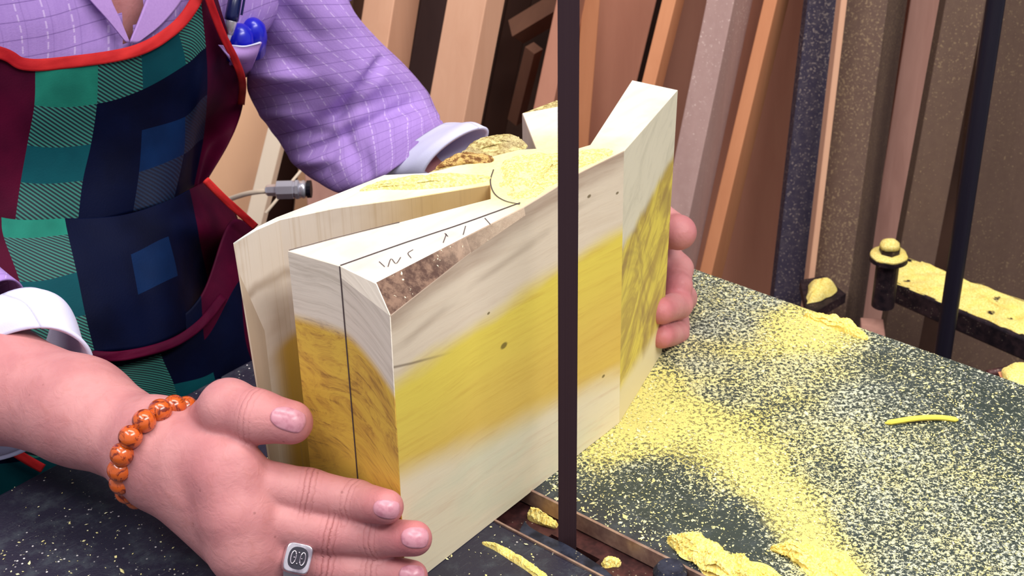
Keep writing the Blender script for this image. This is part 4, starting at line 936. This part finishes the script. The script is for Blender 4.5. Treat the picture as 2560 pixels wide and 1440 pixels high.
# torso of the shirt, with the open neck
def tsurf(s, z, off=0.0, wx=0.0):
    w = t_w(z)+off+wx; q = np.clip((s-t_c(z))/w, -.985, .985); return TP(s, t_m(z)-.10+(.10+off)*math.sqrt(1-q*q), z)
V = []; F = []; UV = []; nz, na = 136, 220; zz_ = np.linspace(-.30, .335, nz)
for i, z in enumerate(zz_):
    w = t_w(z)
    f_ = max(0, (z-.215)/.125); w *= math.sqrt(1-.84*min(1, f_)**2); dp_ = .10*(1-.35*f_*f_)
    for k in range(na+1):
        a = 2*math.pi*k/na-math.pi/2; cc_, sn_ = math.cos(a), math.sin(a); s = t_c(z)+w*math.copysign(abs(cc_)**.8, cc_); m = t_m(z)-.10+dp_*math.copysign(abs(sn_)**.8, sn_); p = TP(s, m, z); p = p+nT_*(.0016*wob(p, 35)+.001*wob(p, 90)+.0022*math.sin(s*70+z*20)*ss(z, 0.05, .2)); V.append(p); UV.append((a*w, z))
V = np.array(V); pq = proj(V)
def inV(q):                                     # the open collar
    x, y = q; yy = max(y, -60); return y < 104 and x > 275+yy*.44-2 and x < 372-yy*.50+2 and y > -400
for i in range(nz-1):
    for k in range(na):
        a = i*(na+1)+k; cells = (a, a+1, a+na+2, a+na+1)
        if math.sin(2*math.pi*(k+.5)/na-math.pi/2) > 0 and inV(pq[list(cells)].mean(0)): continue
        F.append(cells)
so = mesh('shirt_body', V, F, M_shirt, shirt, uvs=UV, smooth=True); solid(so, .001)
# upper sleeves and shoulders, above and left of the frame
ns0 = (PY(-560, 1050, .80)+PY(-430, 520, .80))/2
for pts_s, rad_s in (([TP(-.09, -.09, .262), nl, nl*.5+ne*.5+[-.01, 0, 0], ne, ns0, ns0+(ns0-ne)*.12], [.060, .066, .060, .056, .062, .058]), ([TP(.05, -.095, .262), fs*.35+TP(.05, -.095, .262)*.65+[0, 0, .01], fs+[0, .01, .012], fs*.8+fe*.2+[0, .012, 0]], [.058, .052, .042, .036])):
    cps = cr(pts_s, 12); rs_ = np.interp(np.linspace(0, 1, len(cps)), np.linspace(0, 1, len(rad_s)), rad_s); V, F = tube(cps, rs_, 48, False); V = V+(wob(V, 28)*.003)[:, None]
    n_r = len(cps); L_s = np.concatenate([[0], np.cumsum(np.linalg.norm(np.diff(cps, axis=0), axis=1))])
    solid(mesh('shoulder', V, F, M_shirt, shirt, uvs=np.array([(k/48*.36, L_s[i]) for i in range(n_r) for k in range(48)]), smooth=True), .001)
# surface point of the torso under a pixel
def TS(x, y, off=0.0, wx=0.0):
    d = ray(x, y); lo, hi = .55, 1.02
    best = None
    for t in np.linspace(.5, 1.15, 261):
        q = CO+d*t; r_ = q-OT; s = r_@aT; m = r_[0]*nT_[0]+r_[1]*nT_[1]; z = q[2]
        w = t_w(z)+off+wx; c = (s-t_c(z))/w; f = m-(t_m(z)-.10+(.10+off)*max(0.03, 1-abs(c)**2.5)**.4)
        if best is not None and f <= 0 < best[1]:
            k = best[1]/(best[1]-f); return best[0]+(q-best[0])*k
        best = (q, f)
    return CO+d*.98
def band(pxs, w0, off, name, m, parent, wx=0.0, h=.0005, dens=10):
    c = cr([TS(x, y, off, wx) for x, y in pxs], dens); T = np.gradient(c, axis=0); V = []; F = []
    for p, t in zip(c, T):
        nn = cd(p); s = np.cross(t, nn); s /= np.linalg.norm(s)
        for k in range(7):
            q = k/6*2-1; V.append(p+s*q*w0/2+nn*(h*(1-q*q)+.0004*wob(p+q*.01, 200)))
    for i in range(len(c)-1):
        for k in range(6): a = i*7+k; F.append((a, a+1, a+8, a+7))
    o = mesh(name, V, F, m, parent, smooth=True); solid(o, .001); return o
M_shirtc = mat('purple_cotton', lambda b: dict(c=b.mix(b.noise(b.obj(), 800, 2), lin(186, 150, 212), lin(168, 132, 198)), r=0.85, s=.15))
def sheetpx(grid, off, name, m, parent, wx=0.0, n=8, mi=None, mats=None, foldf=None, thick=.0012):
    """grid of pixels laid on the torso; one cell = one patch of the weave"""
    G3 = np.array([[TS(x, y, off if np.ndim(off) == 0 else off[i], wx) for x, y in row] for i, row in enumerate(grid)])
    R_ = cr(G3, n); R_ = cr(np.transpose(R_, (1, 0, 2)), n); R_ = np.transpose(R_, (1, 0, 2)); nr, nc = R_.shape[:2]
    V = R_.reshape(-1, 3).copy(); 
    dirs = np.array([cd(p) for p in V]); amp = .0016*wob(V, 32)+.0007*wob(V, 90)
    if foldf is not None: amp = amp+np.array([foldf(*q) for q in proj(V)])
    V = V+dirs*amp[:, None]
    UV = np.stack(np.meshgrid(np.arange(nr)/n, np.arange(nc)/n, indexing='ij'), -1).reshape(-1, 2)[:, ::-1]; F = []; MI = []
    for i in range(nr-1):
        for k in range(nc-1):
            a = i*nc+k; F.append((a, a+1, a+nc+1, a+nc)); MI.append(mi[i//n][k//n] if mi else 0)
    o = mesh(name, V, F, mats or m, parent, midx=MI, uvs=UV, smooth=True); solid(o, thick); return o
# collar flaps along the opening
sheetpx([[(180, -60), (205, -60), (262, -60)], [(215, -10), (240, 0), (276, 0)], [(268, 50), (285, 50), (299, 50)], [(312, 104), (316, 106), (322, 106)]], .006, 'collar_flap', M_shirtc, shirt, thick=.0015)
sheetpx([[(388, -60), (440, -60), (480, -60)], [(364, 0), (410, 0), (452, 0)], [(345, 50), (375, 55), (402, 60)], [(322, 106), (335, 108), (345, 104)]], .006, 'collar_flap', M_shirtc, shirt, thick=.0015)
# chest pocket
sheetpx([[(545, 112), (612, 116), (652, 104)], [(575, 150), (612, 152), (636, 146)], [(600, 185), (612, 190), (620, 186)]], [.017, .016, .012], 'chest_pocket', M_shirtc, shirt)
band([(578, 114), (615, 116), (652, 106)], .0012, .0185, 'pocket_hem', M_cuffm, shirt, h=.0008)
# necklace
nk = cr([TS(x, y, .002)+nT_*(-.004) for x, y in ((262, -60), (272, -14), (281, 14), (284, 26))], 6)
links = [lathe(p-[0, 0, .0016], p+[0, 0, .0016], [(0, .0006), (.5, .0017), (1, .0006)], 8) for p in nk[::2]]
nkl = mesh('necklace', *join(links), mat('gold', lambda b: dict(c=lin(226, 170, 80), r=.25, m=.9)), per, smooth=True); nkl['label'] = 'thin gold chain at the open collar'
# apron
def hatch(c0, c1, k=11, sl=.93):
    def fn(b):
        u, v, _ = b.sep(b.uv()); ph = ((v-u*sl)*k).frac(); s = (ph-0.5).abs().step(0.20, 0.28)
        n = b.noise(b.obj(), 900, 2); return dict(c=b.mix(s, lin(*c0), lin(*c1)), r=.62, b=n, bs=.2, bd=.0005, s=.35)
    return fn
def cloth(c0, c1):
    return lambda b: dict(c=b.mix(b.noise(b.obj(), 25, 3).step(.3, .7), lin(*c0), lin(*c1)), r=.6, b=b.noise(b.obj(), 900, 2), bs=.2, bd=.0005, s=.08)
AM = [mat('apron_maroon', cloth((74, 4, 36), (52, 2, 28))), mat('apron_green', cloth((34, 128, 108), (24, 100, 86))), mat('apron_hatch', hatch((42, 116, 104), (4, 24, 36))),
      mat('apron_teal', cloth((10, 74, 82), (8, 60, 70))), mat('apron_navy', cloth((3, 10, 40), (2, 5, 28))), mat('apron_blue', cloth((8, 36, 76), (6, 28, 62))), mat('apron_dim_hatch', hatch((10, 32, 60), (3, 9, 36), 11))]
M_red = mat('red_trim', cloth((200, 48, 46), (156, 22, 32)))
m_, g_, h_, t_, n_v, b_u, d_ = range(7)
apron = empty('apron', (-.3, .9, -.1)); apron.parent = per; apron.location = tuple(np.array([-.3, .9, -.1])-np.array(per.location)); apron['label'] = 'green, navy and maroon plaid apron with red trim'
bib = [[(-180, 100), (87, 165), (243, 148), (350, 118), (440, 66), (500, 4), (530, -50)],
       [(-180, 190), (84, 262), (240, 258), (355, 222), (462, 160), (512, 118), (572, 95)],
       [(-190, 290), (66, 362), (225, 360), (352, 325), (460, 290), (514, 235), (608, 205)],
       [(-195, 390), (50, 455), (205, 452), (345, 430), (455, 385), (505, 345), (585, 330)],
       [(-200, 490), (36, 560), (192, 560), (330, 530), (430, 500), (480, 470), (512, 462)]]
bmi = [[m_, g_, h_, t_, h_, m_], [m_, h_, n_v, n_v, n_v, m_], [m_, t_, n_v, b_u, d_, m_], [m_, h_, n_v, d_, n_v, m_]]
sheetpx(bib, .012, 'bib', None, apron, n=14, mi=bmi, mats=AM)
low = [[(-200, 470), (2, 545), (160, 548), (300, 540), (405, 508), (470, 475), (516, 452)],
       [(-200, 540), (8, 594), (168, 588), (315, 570), (410, 540), (480, 520), (575, 512)],
       [(-190, 660), (48, 705), (190, 682), (325, 637), (418, 592), (492, 580), (600, 590)],
       [(-180, 770), (66, 795), (212, 788), (343, 737), (440, 690), (510, 670), (590, 650)],
       [(-170, 890), (100, 905), (235, 882), (365, 868), (455, 830), (530, 780), (575, 710)]]
lmi = [[m_, g_, n_v, n_v, n_v, m_], [m_, h_, n_v, n_v, n_v, m_], [m_, t_, n_v, b_u, n_v, m_], [m_, h_, n_v, n_v, n_v, m_]]
sheetpx(low, [.017, .020, .024, .024, .020], 'waist_panel', None, apron, n=14, mi=lmi, mats=AM)
skirt = [[(-240, 700), (60, 780), (200, 860), (395, 820), (500, 740), (570, 560), (628, 562)],
         [(-240, 860), (60, 900), (240, 925), (400, 885), (508, 850), (596, 700), (668, 650)],
         [(-240, 1010), (60, 1030), (285, 990), (432, 960), (530, 930), (610, 850), (680, 800)],
         [(-240, 1160), (60, 1150), (300, 1060), (445, 1020), (545, 990), (640, 940), (690, 930)],
         [(-240, 1300), (60, 1290), (310, 1150), (455, 1080), (560, 1040), (650, 1000), (700, 990)]]
smi = [[n_v, m_, n_v, n_v, m_, m_], [n_v, h_, h_, n_v, n_v, m_], [n_v, h_, h_, t_, n_v, m_], [t_, t_, n_v, n_v, n_v, n_v]]
sheetpx(skirt, .004, 'skirt', None, apron, wx=.07, n=14, mi=smi, mats=AM)
band([(-180, 95), (0, 132), (60, 160), (150, 158), (330, 130), (430, 76), (485, 10), (510, -60)], .0072, .0150, 'trim', M_red, apron)
band([(505, -60), (527, 10), (558, 90), (588, 150), (606, 205), (603, 262)], .0050, .0225, 'trim', M_red, apron)
band([(514, 450), (560, 496), (600, 532), (640, 568)], .0050, .026, 'trim', M_red, apron, wx=.05)
band([(200, 886), (300, 890), (420, 862), (500, 812), (560, 740)], .0060, .021, 'hem', AM[0], apron, wx=.03)
band([(20, 1118), (62, 1146), (108, 1172)], .0055, .010, 'trim', M_red, apron, wx=.07)

# ---------------------------------------------------------------- pens in the pocket
M_nav = mat('navy_plastic', lambda b: dict(c=lin(10, 20, 70), r=.25, s=.6)); M_blu = mat('blue_plastic', lambda b: dict(c=lin(14, 24, 190), r=.3, s=.6, coat=.3))
def pt(x, y, off): return TS(x, y, off)+nT_*.001
pa, pb = pt(592, -40, .016), pt(566, 108, .014)
pen = empty('pen', pb, 'navy and silver pen standing in the shirt chest pocket', 'pen')
q = lambda t: pa+(pb-pa)*t
V, F = lathe(q(-.2), q(.60), [(0, .0040), (.9, .0046), (1, .0046)], 20); mesh('cap', V, F, M_nav, pen, smooth=True)
V, F = lathe(q(.60), q(.84), [(0, .0042), (.1, .0040), (1, .0028)], 20); mesh('grip', V, F, M_chr, pen, smooth=True)
V, F = lathe(q(.84), q(1.05), [(0, .0026), (.1, .0020), (1, .0008)], 16); mesh('tip', V, F, M_cuffm, pen, smooth=True)
V, F = tube([q(-.1)+nT_*.006+aT*.003, q(.5)+nT_*.006+aT*.003], .0008, 8); mesh('clip', V, F, M_nav, pen)
ca = pt(600, 60, .005); cb = pt(594, 125, .005)
cap = empty('marker_cap', cb, 'rounded bright blue plastic cap sticking out of the chest pocket', 'cap')
V, F = lathe(cb-(ca-cb)*.3, ca, [(0, .0085), (.5, .0098), (.8, .0082), (.95, .0045), (1, .0015)], 28); mesh('cap_shell', V, F, M_blu, cap, smooth=True)
c2 = pt(633, 50, .005); V, F = lathe(pt(625, 125, .005), c2, [(0, .0100), (.5, .0100), (.8, .0080), (.95, .0045), (1, .001)], 24); mesh('cap_lobe', V, F, M_blu, cap, smooth=True)
